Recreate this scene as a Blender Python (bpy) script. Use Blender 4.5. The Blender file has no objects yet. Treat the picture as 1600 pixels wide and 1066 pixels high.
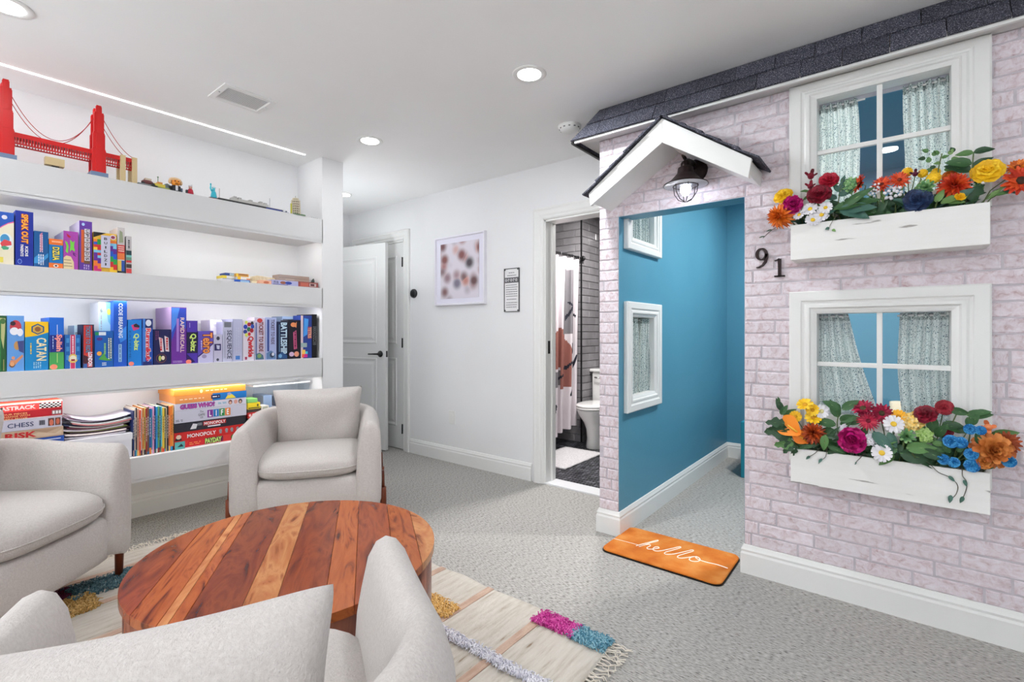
import bpy, bmesh, math, random
from mathutils import Vector, Matrix
random.seed(7)
PI = math.pi
C = bpy.context.scene.collection
SC = bpy.context.scene

# ------------------------------------------------------------------ camera, light, exposure
CAM_H, CEIL = 1.17, 2.452
FPX, YAW, HOR = 760.17, math.radians(38.367), 518.57
cam = bpy.data.objects.new('camera', bpy.data.cameras.new('camera'))
C.objects.link(cam)
cam.location = (0, 0, CAM_H)
cam.rotation_euler = (PI / 2, 0, YAW)
cam.data.sensor_width = 36
cam.data.lens = FPX / 1600 * 36
cam.data.shift_y = -(533 - HOR) / 1600
cam.data.clip_start = 0.02
SC.camera = cam
SC.view_settings.view_transform = 'Standard'
SC.view_settings.look = 'None'
SC.view_settings.gamma = 1
SC.view_settings.use_curve_mapping = False
SC.view_settings.exposure = 0.42
SC.cycles.max_bounces = 10
SC.cycles.diffuse_bounces = 6
SC.cycles.transparent_max_bounces = 40
SC.cycles.caustics_reflective = False
SC.cycles.caustics_refractive = False
SC.cycles.sample_clamp_indirect = 6
w = bpy.data.worlds.new('world'); SC.world = w; w.use_nodes = True
w.node_tree.nodes['Background'].inputs[0].default_value = (0.9, 0.95, 1, 1)
w.node_tree.nodes['Background'].inputs[1].default_value = 0.3
DOWNLIGHT_W, DOWN_COL = 6.0, (0.93, 0.975, 1.0)
LED_W = 2.7

def area(name, loc, sx, sy, power, col=(1, 1, 1), rot=(0, 0, 0), shape='RECTANGLE', spread=PI):
    l = bpy.data.lights.new(name, 'AREA'); l.shape = shape; l.size = sx
    if shape in ('RECTANGLE', 'ELLIPSE'): l.size_y = sy
    l.energy = power; l.color = col; l.spread = spread
    o = bpy.data.objects.new(name, l); o.location = loc; o.rotation_euler = rot
    C.objects.link(o); return o

# large soft fill light added behind the camera, cool white
REAR_FILL = area('added_rear_fill', (-0.9, -2.36, 1.15), 2.2, 1.9, 5, (0.92, 0.97, 1.0), (PI / 2, 0, 0))
# two unseen fill lights added behind the camera, aimed up to brighten the ceiling
UP_W = 50
for ux, uy in ((1.2, -1.5), (-2.6, -2.0)):
    area('added_ceiling_fill', (ux, uy, 1.55), .5, .5, UP_W, (0.93, 0.975, 1.0), (PI, 0, 0), 'DISK')
area('added_corridor_fill', (-3.78, 2.27, 1.5), .25, .25, 3.6, (0.93, 0.975, 1.0), (PI, 0, 0), 'DISK')  # unseen light added behind the pier to lift the far ceiling and wall
# under-shelf LED strips (they hang under the front lip of each shelf)
for zz, p in ((1.818, LED_W * .85), (1.345, LED_W * 1.6), (0.84, LED_W * 1.5), (0.335, LED_W * .35)):
    area('shelf_led', (-3.328, 0.32, zz + .008), 0.014, 3.1, p, (1, 0.99, 0.98) if zz > .5 else (1, .93, .78), (0, math.radians(38), 0))
area('cove_led', (-3.36, 0.35, CEIL - 0.006), 0.02, 2.9, 1.5, (1, 1, 1))
area('bathroom_lamp', (-2.0, 3.9, 2.42), 0.3, 0.3, 36, (1, .98, .96), shape='DISK')
area('playhouse_lamp', (-0.5, 4.1, 2.40), 0.14, 0.14, 11, (1, .98, .95), shape='DISK')

area('added_playhouse_fill', (-.25, 3.3, 2.42), 0.14, 0.14, 24, (1, .98, .95), shape='DISK')  # unseen light added to brighten the curtains and the front of the blue room

# ------------------------------------------------------------------ pixel -> world on a known plane
FW = Vector((-math.sin(YAW), math.cos(YAW), 0)); RT = Vector((math.cos(YAW), math.sin(YAW), 0))
def ray(px, py): return FW + RT * ((px - 800) / FPX) + Vector((0, 0, -(py - HOR) / FPX))
def onX(px, py, X): r = ray(px, py); t = X / r.x; return Vector((X, r.y * t, CAM_H + r.z * t))
def onY(px, py, Y): r = ray(px, py); t = Y / r.y; return Vector((r.x * t, Y, CAM_H + r.z * t))
def onZ(px, py, Z): r = ray(px, py); t = (Z - CAM_H) / r.z; return Vector((r.x * t, r.y * t, Z))

# ------------------------------------------------------------------ materials
def S(r, g, b):
    def f(c):
        c /= 255.0
        return c / 12.92 if c <= .04045 else ((c + .055) / 1.055) ** 2.4
    return (f(r), f(g), f(b), 1)
_M = {}
def mat(rgb, rough=.6, metal=0, spec=.4, emit=0, name=None):
    k = (rgb, rough, metal, spec, emit)
    if k in _M: return _M[k]
    m = bpy.data.materials.new(name or 'paint_%d_%d_%d' % rgb); m.use_nodes = True
    b = m.node_tree.nodes['Principled BSDF']
    b.inputs['Base Color'].default_value = S(*rgb); b.inputs['Roughness'].default_value = rough
    b.inputs['Metallic'].default_value = metal; b.inputs['Specular IOR Level'].default_value = spec
    if emit:
        b.inputs['Emission Color'].default_value = S(*rgb); b.inputs['Emission Strength'].default_value = emit
    _M[k] = m; return m
def nmat(name, stops, scale=(5, 5, 5), detail=3, rough=.7, bump=0, bscale=None, bdist=.003, spec=.3, rand=0, dist=0, hue=0, sheen=0, coord='Object', nrough=.5):
    """colour ramp over noise in object space, optional bump from a second noise, optional per-object shift"""
    m = bpy.data.materials.new(name); m.use_nodes = True
    nt = m.node_tree; N = nt.nodes; L = nt.links; b = N['Principled BSDF']
    tc = N.new('ShaderNodeTexCoord'); mp = N.new('ShaderNodeMapping'); mp.inputs['Scale'].default_value = scale
    L.new(tc.outputs[coord], mp.inputs[0])
    src = mp.outputs[0]
    if rand or hue:
        oi = N.new('ShaderNodeObjectInfo')
    if rand:
        ml = N.new('ShaderNodeVectorMath'); ml.operation = 'SCALE'; ml.inputs[0].default_value = (37, 53, 71)
        L.new(oi.outputs['Random'], ml.inputs['Scale'])
        ad = N.new('ShaderNodeVectorMath'); L.new(mp.outputs[0], ad.inputs[0]); L.new(ml.outputs[0], ad.inputs[1]); src = ad.outputs[0]
    no = N.new('ShaderNodeTexNoise'); no.inputs['Scale'].default_value = 1; no.inputs['Detail'].default_value = detail; no.inputs['Distortion'].default_value = dist
    no.inputs['Roughness'].default_value = nrough
    L.new(src, no.inputs['Vector'])
    cr = N.new('ShaderNodeValToRGB'); e = cr.color_ramp.elements
    e[0].position, e[0].color = stops[0][0], S(*stops[0][1]); e[1].position, e[1].color = stops[-1][0], S(*stops[-1][1])
    for p, c in stops[1:-1]:
        x = e.new(p); x.color = S(*c)
    L.new(no.outputs['Fac'], cr.inputs[0])
    out = cr.outputs[0]
    if hue:
        hs = N.new('ShaderNodeHueSaturation'); mr = N.new('ShaderNodeMapRange')
        mr.inputs['To Min'].default_value = 1 - hue; mr.inputs['To Max'].default_value = 1 + hue
        L.new(oi.outputs['Random'], mr.inputs['Value']); L.new(mr.outputs[0], hs.inputs['Value']); L.new(out, hs.inputs['Color']); out = hs.outputs[0]
    L.new(out, b.inputs['Base Color'])
    b.inputs['Roughness'].default_value = rough; b.inputs['Specular IOR Level'].default_value = spec
    if sheen: b.inputs['Sheen Weight'].default_value = sheen
    if bump:
        n2 = N.new('ShaderNodeTexNoise'); n2.inputs['Detail'].default_value = 2
        m2 = N.new('ShaderNodeMapping'); m2.inputs['Scale'].default_value = bscale or scale
        L.new(tc.outputs[coord], m2.inputs[0]); L.new(m2.outputs[0], n2.inputs['Vector']); n2.inputs['Scale'].default_value = 1
        bp = N.new('ShaderNodeBump'); bp.inputs['Strength'].default_value = bump; bp.inputs['Distance'].default_value = bdist
        L.new(n2.outputs['Fac'], bp.inputs['Height']); L.new(bp.outputs[0], b.inputs['Normal'])
    return m
def glass_mat(name, tint=(1, 1, 1, 1), base=.06):
    m = bpy.data.materials.new(name); m.use_nodes = True; nt = m.node_tree; N = nt.nodes; L = nt.links
    N.remove(N['Principled BSDF'])
    t = N.new('ShaderNodeBsdfTransparent'); t.inputs[0].default_value = tint
    g = N.new('ShaderNodeBsdfGlossy'); g.inputs['Roughness'].default_value = .01
    lw = N.new('ShaderNodeLayerWeight'); lw.inputs[0].default_value = .5
    pw = N.new('ShaderNodeMath'); pw.operation = 'POWER'; pw.inputs[1].default_value = 5; L.new(lw.outputs['Facing'], pw.inputs[0])
    fr = N.new('ShaderNodeMath'); fr.operation = 'MULTIPLY_ADD'; fr.inputs[1].default_value = .9; fr.inputs[2].default_value = .045; L.new(pw.outputs[0], fr.inputs[0])
    mx = N.new('ShaderNodeMixShader'); L.new(fr.outputs[0], mx.inputs[0]); L.new(t.outputs[0], mx.inputs[1]); L.new(g.outputs[0], mx.inputs[2])
    L.new(mx.outputs[0], N['Material Output'].inputs[0]); return m

WHITE = nmat('white_wall_paint', [(.3, (229, 229, 230)), (.7, (232, 232, 233))], (2, 2, 2), rough=.75, bump=.05, bscale=(150, 150, 150))
SHELFW = nmat('white_shelf_paint', [(.3, (212, 212, 213)), (.7, (216, 216, 217))], (2, 2, 2), rough=.75)
CEILW = nmat('white_ceiling_paint', [(.3, (240, 240, 240)), (.7, (243, 243, 243))], (2, 2, 2), rough=.9)
TRIM = mat((230, 230, 228), .35, name='white_trim_gloss')
DOORW = mat((222, 222, 221), .4, name='white_door_paint')
BLUE = nmat('teal_blue_wall_paint', [(.3, (80, 142, 168)), (.7, (86, 148, 174))], (1.5, 1.5, 1.5), rough=.45, spec=.35)
TEAL = mat((28, 140, 160), .5, name='teal_bed_paint')
BLACK = mat((22, 21, 22), .45, name='black_metal')
BRONZE = mat((42, 30, 30), .42, .6, name='dark_bronze')
FABRIC = nmat('cream_boucle', [(.3, (188, 181, 177)), (.7, (200, 194, 190))], (150, 150, 150), rough=.95, bump=.55, bscale=(240, 240, 240), bdist=.004, spec=.1, sheen=.2)
LEGWOOD = nmat('walnut_leg_wood', [(.3, (88, 38, 20)), (.7, (128, 62, 34))], (30, 30, 4), rough=.35)
CHROME = mat((190, 190, 195), .15, 1, name='chrome')
GLASS = glass_mat('clear_glass')
PORC = mat((235, 234, 232), .12, name='white_porcelain')
BOXWHITE = nmat('distressed_white_wood', [(.0, (140, 136, 132)), (.31, (160, 156, 152)), (.345, (234, 233, 230)), (1, (240, 239, 237))], (5, 8, 44), detail=4, rough=.5)

# ------------------------------------------------------------------ mesh helpers
class MB:
    def __init__(s): s.v = []; s.f = []; s.m = []; s.sm = []
    def add(s, vs, fs, mi=0, smooth=False, X=None):
        o = len(s.v)
        s.v += [tuple(X @ Vector(v)) if X is not None else tuple(v) for v in vs]
        for f in fs: s.f.append([i + o for i in f]); s.m.append(mi); s.sm.append(smooth)
        return s
    def box(s, x0, y0, z0, x1, y1, z1, mi=0, X=None):
        return s.add([(x0, y0, z0), (x1, y0, z0), (x1, y1, z0), (x0, y1, z0), (x0, y0, z1), (x1, y0, z1), (x1, y1, z1), (x0, y1, z1)],
                     [(0, 3, 2, 1), (4, 5, 6, 7), (0, 1, 5, 4), (1, 2, 6, 5), (2, 3, 7, 6), (3, 0, 4, 7)], mi, False, X)
    def prism(s, poly, axis, a, b, mi=0, X=None, smooth=False):
        """extrude a 2-D polygon along axis ('x': poly=(y,z), 'y': poly=(x,z), 'z': poly=(x,y))"""
        def P(p, t): return (t, p[0], p[1]) if axis == 'x' else ((p[0], t, p[1]) if axis == 'y' else (p[0], p[1], t))
        n = len(poly); vs = [P(p, a) for p in poly] + [P(p, b) for p in poly]
        s.add(vs, [tuple(range(n))[::-1], tuple(range(n, 2 * n))], mi, False, X)
        o = len(s.v) - 2 * n
        for i in range(n):
            j = (i + 1) % n; s.f.append([o + i, o + j, o + n + j, o + n + i]); s.m.append(mi); s.sm.append(smooth)
        return s
    def tube(s, pts, r, n=8, mi=0, cap=True, X=None, smooth=True):
        pts = [Vector(p) for p in pts]; k = len(pts); rr = r if isinstance(r, (list, tuple)) else [r] * k
        vs = []; up = None
        for i, p in enumerate(pts):
            d = (pts[min(i + 1, k - 1)] - pts[max(i - 1, 0)])
            if d.length < 1e-9: d = Vector((0, 0, 1))
            d.normalize()
            if up is None: up = Vector((0, 0, 1)) if abs(d.z) < .9 else Vector((1, 0, 0))
            a = d.cross(up)
            if a.length < 1e-6: a = d.orthogonal()
            a.normalize(); b = a.cross(d).normalized(); up = b
            for j in range(n):
                t = 2 * PI * j / n; vs.append(p + (a * math.cos(t) + b * math.sin(t)) * rr[i])
        fs = [(i * n + j, i * n + (j + 1) % n, (i + 1) * n + (j + 1) % n, (i + 1) * n + j) for i in range(k - 1) for j in range(n)]
        s.add(vs, fs, mi, smooth, X)
        if cap:
            o = len(s.v) - len(vs)
            s.f.append([o + j for j in range(n)][::-1]); s.m.append(mi); s.sm.append(False)
            s.f.append([o + (k - 1) * n + j for j in range(n)]); s.m.append(mi); s.sm.append(False)
        return s
    def lathe(s, prof, n=24, mi=0, X=None, smooth=True, sx=1, sy=1):
        vs = []; k = len(prof)
        for r, z in prof:
            for j in range(n):
                t = 2 * PI * j / n; vs.append((r * math.cos(t) * sx, r * math.sin(t) * sy, z))
        fs = [(i * n + j, i * n + (j + 1) % n, (i + 1) * n + (j + 1) % n, (i + 1) * n + j) for i in range(k - 1) for j in range(n)]
        if prof[0][0] > 1e-6: fs.append(tuple(range(n))[::-1])
        if prof[-1][0] > 1e-6: fs.append(tuple((k - 1) * n + j for j in range(n)))
        return s.add(vs, fs, mi, smooth, X)
    def grid(s, nu, nv, fn, mi=0, X=None, smooth=True, cu=False, mfn=None):
        vs = [fn(i / (nu if cu else nu - 1), j / (nv - 1)) for j in range(nv) for i in range(nu)]
        o = len(s.f)
        fs = []
        for j in range(nv - 1):
            for i in range(nu if cu else nu - 1):
                a = j * nu + i; b = j * nu + (i + 1) % nu; fs.append((a, b, b + nu, a + nu))
        s.add(vs, fs, mi, smooth, X)
        if mfn:
            q = 0
            for j in range(nv - 1):
                for i in range(nu if cu else nu - 1):
                    s.m[o + q] = mfn((i + .5) / (nu - 1), (j + .5) / (nv - 1)); q += 1
        return s
    def ell(s, c, rx, ry, rz, nu=12, nv=8, mi=0, X=None):
        c = Vector(c)
        return s.lathe([(math.sin(PI * i / nv) if 0 < i < nv else 0, -math.cos(PI * i / nv)) for i in range(nv + 1)], nu, mi,
                       (X or Matrix()) @ Matrix.Translation(c) @ Matrix.Diagonal((rx, ry, rz, 1)))
    def build(s, name, mats, parent=None, loc=None, rot=None, bevel=0, seg=2, sub=0, weld=False):
        me = bpy.data.meshes.new(name)
        me.from_pydata(s.v, [], s.f)
        for m in (mats if isinstance(mats, (list, tuple)) else [mats]): me.materials.append(m)
        me.polygons.foreach_set('material_index', s.m); me.polygons.foreach_set('use_smooth', s.sm)
        bm = bmesh.new(); bm.from_mesh(me)
        if weld: bmesh.ops.remove_doubles(bm, verts=bm.verts, dist=1e-5)
        bmesh.ops.recalc_face_normals(bm, faces=bm.faces); bm.to_mesh(me); bm.free()
        me.update()
        return link(name, me, parent, loc, rot, bevel, seg, sub)
def link(name, me, parent=None, loc=None, rot=None, bevel=0, seg=2, sub=0):
    o = bpy.data.objects.new(name, me); C.objects.link(o)
    if parent is not None: o.parent = parent
    if loc is not None: o.location = loc
    if rot is not None: o.rotation_euler = rot
    if bevel:
        b = o.modifiers.new('bevel', 'BEVEL'); b.width = bevel; b.segments = seg; b.limit_method = 'ANGLE'; b.angle_limit = .6
    if sub:
        u = o.modifiers.new('sub', 'SUBSURF'); u.levels = sub; u.render_levels = sub
    return o
def tag(o, label, cat, group=None):
    o['label'] = label; o['category'] = cat
    if group: o['group'] = group
    return o
def thing(name, label, cat, loc=(0, 0, 0), rotz=0, group=None):
    o = bpy.data.objects.new(name, None); C.objects.link(o); o.location = loc; o.rotation_euler = (0, 0, rotz)
    o.empty_display_size = .05
    return tag(o, label, cat, group)
def struct(o): o['kind'] = 'structure'; return o
def stuff(o): o['kind'] = 'stuff'; return o
def bx(*a): return MB().box(*a)
_fonts = {}
def text_raw(s, off=0.0):
    k = (s, off)
    if k not in _fonts:
        cu = bpy.data.curves.new('txt', 'FONT'); cu.body = s; cu.resolution_u = 2; cu.offset = off; cu.align_x = 'LEFT'
        ob = bpy.data.objects.new('txt', cu)
        me = bpy.data.meshes.new_from_object(ob)
        vs = [v.co.copy() for v in me.vertices]; fs = [tuple(p.vertices) for p in me.polygons]
        bpy.data.objects.remove(ob); bpy.data.curves.remove(cu); bpy.data.meshes.remove(me)
        _fonts[k] = (vs, fs)
    return _fonts[k]
def text_into(mb, s, cx, cy, w, h, mapf, off=0.0, mi=0, ref=None):
    """write s fitted into a w x h box centred at (cx, cy); mapf turns (x, y) into 3-D"""
    vs, fs = text_raw(s, off)
    if not vs: return
    rv = text_raw(s, 0.0)[0]
    x0 = min(v.x for v in rv); x1 = max(v.x for v in rv); y0 = min(v.y for v in rv); y1 = max(v.y for v in rv)
    mb.add([mapf(cx + ((v.x - x0) / max(x1 - x0, 1e-6) - .5) * w, cy + ((v.y - y0) / max(y1 - y0, 1e-6) - .5) * h) for v in vs], fs, mi)
def sweep_frame(mb, x0, z0, x1, z1, prof, mi=0, open_bottom=False):
    """mitred frame in the local x-z plane, profile points (inset from outer edge, proud towards -y)"""
    o = len(mb.v); k = len(prof)
    for ins, pr in prof:
        zb = z0 if open_bottom else z0 + ins
        mb.v += [(x0 + ins, -pr, zb), (x0 + ins, -pr, z1 - ins), (x1 - ins, -pr, z1 - ins), (x1 - ins, -pr, zb)]
    for a in range(k - 1):
        for c in range(3 if open_bottom else 4):
            d = (c + 1) % 4
            mb.f.append([o + a * 4 + c, o + a * 4 + d, o + (a + 1) * 4 + d, o + (a + 1) * 4 + c]); mb.m.append(mi); mb.sm.append(False)
    if open_bottom:
        for c in (0, 3):
            mb.f.append([o + a * 4 + c for a in range(k)]); mb.m.append(mi); mb.sm.append(False)
    return mb
CASING = [(0, 0), (0, .018), (.012, .024), (.022, .020), (.05, .018), (.062, .012), (.074, .014), (.085, .008), (.09, 0)]
BASEP = [(0, 0), (.016, 0), (.016, .095), (.012, .105), (.014, .115), (.009, .125), (.005, .135), (0, .138)]
def baseboard(name, pts, left=True):
    """profile swept along a floor polyline, thickness towards the left of travel, corners mitred"""
    pts = [Vector((p[0], p[1])) for p in pts]; n = len(pts); mb = MB(); k = len(BASEP); vs = []
    for i, p in enumerate(pts):
        ds = []
        if i > 0: ds.append((p - pts[i - 1]).normalized())
        if i < n - 1: ds.append((pts[i + 1] - p).normalized())
        ns = [Vector((-d.y, d.x)) * (1 if left else -1) for d in ds]
        m = sum(ns, Vector((0, 0))); m = m.normalized(); m = m / max(.3, m.dot(ns[0]))
        for t, z in BASEP: vs.append((p.x + m.x * t, p.y + m.y * t, z))
    fs = [(i * k + j, i * k + (j + 1) % k, (i + 1) * k + (j + 1) % k, (i + 1) * k + j) for i in range(n - 1) for j in range(k)]
    fs += [tuple(range(k)), tuple((n - 1) * k + j for j in range(k))]
    return struct(mb.add(vs, fs).build(name, TRIM))
ORD = 'first second third fourth fifth sixth seventh eighth ninth tenth eleventh twelfth thirteenth fourteenth fifteenth sixteenth seventeenth eighteenth nineteenth twentieth'.split() + ['twenty-first', 'twenty-second', 'twenty-third', 'twenty-fourth', 'twenty-fifth', 'twenty-sixth']

# ================================================================== SETTING
CARPET = nmat('grey_loop_carpet', [(.30, (78, 76, 74)), (.39, (150, 147, 142)), (.52, (174, 171, 167)), (.70, (196, 193, 189))], (55, 210, 60), detail=3, rough=.97, bump=.6, bscale=(140, 380, 140), bdist=.004, spec=.08)
def holes_wall(mb, u0, u1, z0, z1, holes, put):
    us = sorted({u0, u1} | {h[0] for h in holes} | {h[1] for h in holes}); zs = sorted({z0, z1} | {h[2] for h in holes} | {h[3] for h in holes})
    for a, b in zip(us, us[1:]):
        for c, d in zip(zs, zs[1:]):
            m, n = (a + b) / 2, (c + d) / 2
            if a < u0 or b > u1 or c < z0 or d > z1 or any(h[0] < m < h[1] and h[2] < n < h[3] for h in holes): continue
            put(a, b, c, d)
    return mb
YF, YFB, YB, XB = 2.563, 2.683, 3.09, -1.25          # facade face, facade inner face, back wall, blue wall
XE = -1.371                                            # left edge of the playhouse
struct(bx(-4.9, -2.6, -.1, 1.85, 3.15, 0).box(XE, 3.15, -.1, 1.85, 4.95, 0).box(-4.9, 3.15, -.1, -3.6, 4.0, 0).build('floor', CARPET))
struct(bx(-4.9, -2.6, CEIL, 1.85, 5.0, CEIL + .1).build('ceiling', CEILW))
struct(bx(-4.87, 2.1, 0, -4.735, YB, CEIL).build('wall_corridor', WHITE))
struct(bx(1.7, -2.5, 0, 1.82, YF, CEIL).build('wall_right', WHITE))
mb = MB(); holes_wall(mb, -3.3, 1.82, 0, CEIL, [(-2.0, .2, 0, 2.15)], lambda a, b, c, d: mb.box(a, -2.52, c, b, -2.4, d))
struct(mb.build('wall_rear', WHITE))
# shelf wall: deep base wall, furred niche backs, end piers
mb = bx(-3.9, -1.3, 0, -3.77, 1.95, .335).box(-3.9, -1.3, .335, -3.65, 1.95, CEIL)
struct(mb.build('wall_shelf', WHITE))
struct(bx(-4.87, 1.93, 0, -3.30, 2.10, CEIL).build('wall_pier', WHITE))
struct(bx(-3.9, -2.5, 0, -3.30, -1.3, CEIL).build('wall_left', WHITE))
baseboard('baseboard_shelf', [(-3.77, 1.93), (-3.77, -1.3)])
baseboard('baseboard_pier', [(-4.7, 2.10), (-3.30, 2.10), (-3.30, 1.93), (-3.76, 1.93)], True)
mb = MB(); holes_wall(mb, -4.87, XE, 0, CEIL, [(-2.13, -1.40, 0, 2.03), (-4.56, -3.80, 0, 2.075)], lambda a, b, c, d: mb.box(a, YB, c, b, YB + .12, d))
struct(mb.build('wall_back', WHITE))
baseboard('baseboard_back', [(-2.245, YB), (-3.705, YB)])
# door casings
def frame3(name, x0, x1, z1, y, w=.0, parent=None):
    mb = MB(); sweep_frame(mb, x0 - .092, 0, x1 + .092, z1 + .092, [(i * 1.05, p) for i, p in CASING], 0, True)
    mb.box(x0 - .002, 0, 0, x0 + .014, .12, z1).box(x1 - .014, 0, 0, x1 + .002, .12, z1).box(x0, 0, z1 - .014, x1, .12, z1)
    o = mb.build(name, TRIM, parent, None if parent else (0, y, 0)); return o
fr = struct(frame3('trim_1', -2.13, -1.40, 2.03, YB))
bx(-2.117, .03, 1.0, -2.115, .06, 1.10).build('strike_plate', BLACK, fr)
bx(-2.116, .075, .0, -2.104, .12, 2.016).build('door_stop', TRIM, fr)
struct(frame3('trim_2', -4.56, -3.80, 2.075, YB))
def door_leaf(name, w, h, loc, rotz, handle=None, hinge_x=None, t=.036):
    mb = bx(0, 0, 0, w, t, h)
    o = struct(mb.build(name, DOORW, None, loc, (0, 0, rotz)))
    m = .11 * (w / .76)
    for z0, z1 in ((.22, .90), (1.04, h - .13)):
        for sgn in (-1, 1):
            p = MB(); sweep_frame(p, m, z0, w - m, z1, [(0, 0), (.006, .007), (.014, .007), (.03, .001)])
            p.add([(m + .03, -.001, z0 + .03), (w - m - .03, -.001, z0 + .03), (w - m - .03, -.001, z1 - .03), (m + .03, -.001, z1 - .03)], [(0, 1, 2, 3)])
            p.add([(m + .065, -.006, z0 + .065), (w - m - .065, -.006, z0 + .065), (w - m - .065, -.006, z1 - .065), (m + .065, -.006, z1 - .065),
                   (m + .04, -.0005, z0 + .04), (w - m - .04, -.0005, z0 + .04), (w - m - .04, -.0005, z1 - .04), (m + .04, -.0005, z1 - .04)],
                  [(0, 1, 2, 3), (0, 4, 5, 1), (1, 5, 6, 2), (2, 6, 7, 3), (3, 7, 4, 0)])
            if sgn > 0:
                p.v = [(x, t - y, z) for x, y, z in p.v]
            p.build('panel', DOORW, o)
    if handle:
        hx, hz, d = handle
        for s, y in ((-1, 0), (1, t)):
            k = MB(); R = Matrix.Translation((hx, y, hz)) @ Matrix.Rotation(PI / 2 * (1 if s < 0 else -1), 4, 'X')
            k.lathe([(.001, 0), (.032, 0), (.032, .006), (.026, .010), (.011, .013), (.010, .045), (.001, .046)], 20, 0, R)
            k.tube([(hx, y + s * .043, hz), (hx + d * .03, y + s * .046, hz), (hx + d * .12, y + s * .042, hz - .002)], [.009, .0085, .007], 10)
            k.build('door_handle', BLACK, o)
        bx(w - .002, .008, hz - .03, w + .002, t - .008, hz + .03).build('latch_plate', BLACK, o)
    if hinge_x is not None:
        for hz in (.2, 1.05, 1.85):
            k = bx(hinge_x - .012, -.006, hz - .045, hinge_x + .012, 0, hz + .045); k.tube([(hinge_x, -.008, hz - .048), (hinge_x, -.008, hz + .048)], .006, 8)
            k.build('hinge', BLACK, o)
    return o
door_leaf('door_1', .725, 2.05, (-4.545, YB + .012, .01), 0, None, .712)
door_leaf('door_2', .76, 2.03, (-4.665, 2.83, .012), math.radians(9.5), (.695, .94, -1))
# shelf boards (boxed, plastered)
for nm, z0, z1, lab in (('wall_shelf_board', 1.818, 1.992, 'topmost thick white wall shelf carrying the toy-brick models'),
                        ('wall_shelf_board', 1.345, 1.4895, 'thick white wall shelf carrying the short row of game boxes'),
                        ('wall_shelf_board', .84, .979, 'thick white wall shelf carrying the longest row of game boxes'),
                        ('wall_shelf_board', .335, .472, 'lowest thick white wall shelf just above the baseboard')):
    o = bx(-3.66, -1.3, z0 + .014, -3.30, 1.935, z1).box(-3.312, -1.3, z0, -3.30, 1.935, z0 + .016).build('shelf_board', SHELFW)
    tag(o, lab, 'shelf')
    bx(-3.324, -1.2, z0 + .009, -3.313, 1.9, z0 + .013).build('light_strip', mat((255, 250, 242), .5, emit=1.5, name='led_diffuser'), o)
tag(bx(-3.365, -1.2, CEIL - .004, -3.355, 1.83, CEIL + .002).build('ceiling_light_strip', mat((255, 255, 255), .5, emit=6, name='cove_diffuser')),
    'long thin bright strip light set in the ceiling above the shelves', 'light')
# recessed lights
LENS = mat((255, 253, 250), .5, emit=14, name='downlight_lens')
def downlight(x, y, lab, on=True, z=CEIL, col=None, p=None):
    t = thing('recessed_light', lab, 'light', (x, y, z), 0, 'round recessed ceiling lights')
    MB().lathe([(.058, .002), (.060, -.004), (.082, -.004), (.085, -.0015), (.085, .002)], 32).build('trim_ring', TRIM, t)
    MB().lathe([(.001, -.0035), (.058, -.0035)], 32).build('lens', LENS, t)
    area('downlight_lamp', (x, y, z - .012), .11, .11, p or DOWNLIGHT_W, col or DOWN_COL, shape='DISK')
downlight(-1.435, 1.951, 'round recessed ceiling light nearest the grey shingled eave', p=12)
downlight(-2.773, 1.967, 'round recessed ceiling light beyond the ceiling vent', p=2)
downlight(-4.05, 2.586, 'small far recessed ceiling light over the corridor by the doors', p=.5)
downlight(-2.745, .262, 'recessed ceiling light cut by the upper left corner of the picture', p=.6)
for x, y, lab, pw in ((-1.43, .26, 'recessed ceiling light above the coffee table, out of the picture', .3), (-.05, .85, 'recessed ceiling light mirrored in the upper window pane', 1.6),
                  (1.1, .85, 'recessed ceiling light near the right wall', 1.2), (-2.7, -1.3, 'recessed ceiling light behind the left armchair', 1),
                  (-1.0, -1.3, 'recessed ceiling light by the rear glazing', 1), (.8, -1.3, 'recessed ceiling light in the rear right corner', 1)):
    downlight(x, y, lab, p=pw)
# ceiling vent
v = thing('ceiling_vent', 'rectangular white slatted air vent in the ceiling', 'vent', (-2.82, 1.18, CEIL))
mb = MB(); X = Matrix.Rotation(PI / 2, 4, 'X')
sweep_frame(mb, -.112, -.135, .112, .135, [(0, 0), (0, .006), (.026, .008), (.031, .002), (.033, -.004)]); mb.v = [(x, z, y) for x, y, z in mb.v]
mb.build('frame', TRIM, v)
bx(-.082, -.105, -.001, .082, .105, .0).build('backing', mat((176, 176, 178), .8), v)
for i in range(14):
    a = -.0745 + i * .01145
    MB().prism([(a - .0042, -.0035), (a + .0042, -.0025), (a + .0042, -.0035), (a - .0042, -.0045)], 'x', -.105, .105, 0, Matrix.Rotation(PI / 2, 4, 'Z')).build('slat', TRIM, v)
for s in (-1, 1): MB().lathe([(.001, -.0095), (.004, -.009), (.005, -.0075)], 10, X=Matrix.Translation((0, s * .12, 0))).build('screw', CHROME, v)
# smoke detector
d = thing('smoke_detector', 'round white smoke detector on the ceiling beside the shingled eave', 'smoke detector', (-1.60, 2.60, CEIL))
MB().lathe([(.072, 0), (.072, -.008), (.064, -.012), (.064, -.016), (.060, -.024), (.045, -.034), (.02, -.038), (.001, -.038)], 32).build('housing', TRIM, d)
for k in range(12):
    a = 2 * PI * k / 12; bx(-.006, .0605, -.0225, .006, .0645, -.0165).build('slot', mat((110, 110, 112), .7), d, None, (0, 0, a))
# unseen frame in the rear wall, added to go with the rear fill light
wo = struct(MB().build('window_5', TRIM, None, (0, -2.4, 0)))
mb = MB()
for a, b in ((-2.0, -1.94), (-.94, -.86), (.14, .2)): mb.box(a, -.09, 0, b, -.03, 2.15)
mb.box(-2, -.09, 2.08, .2, -.03, 2.15).box(-2, -.09, 0, .2, -.03, .08).build('frame', TRIM, wo)

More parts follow.
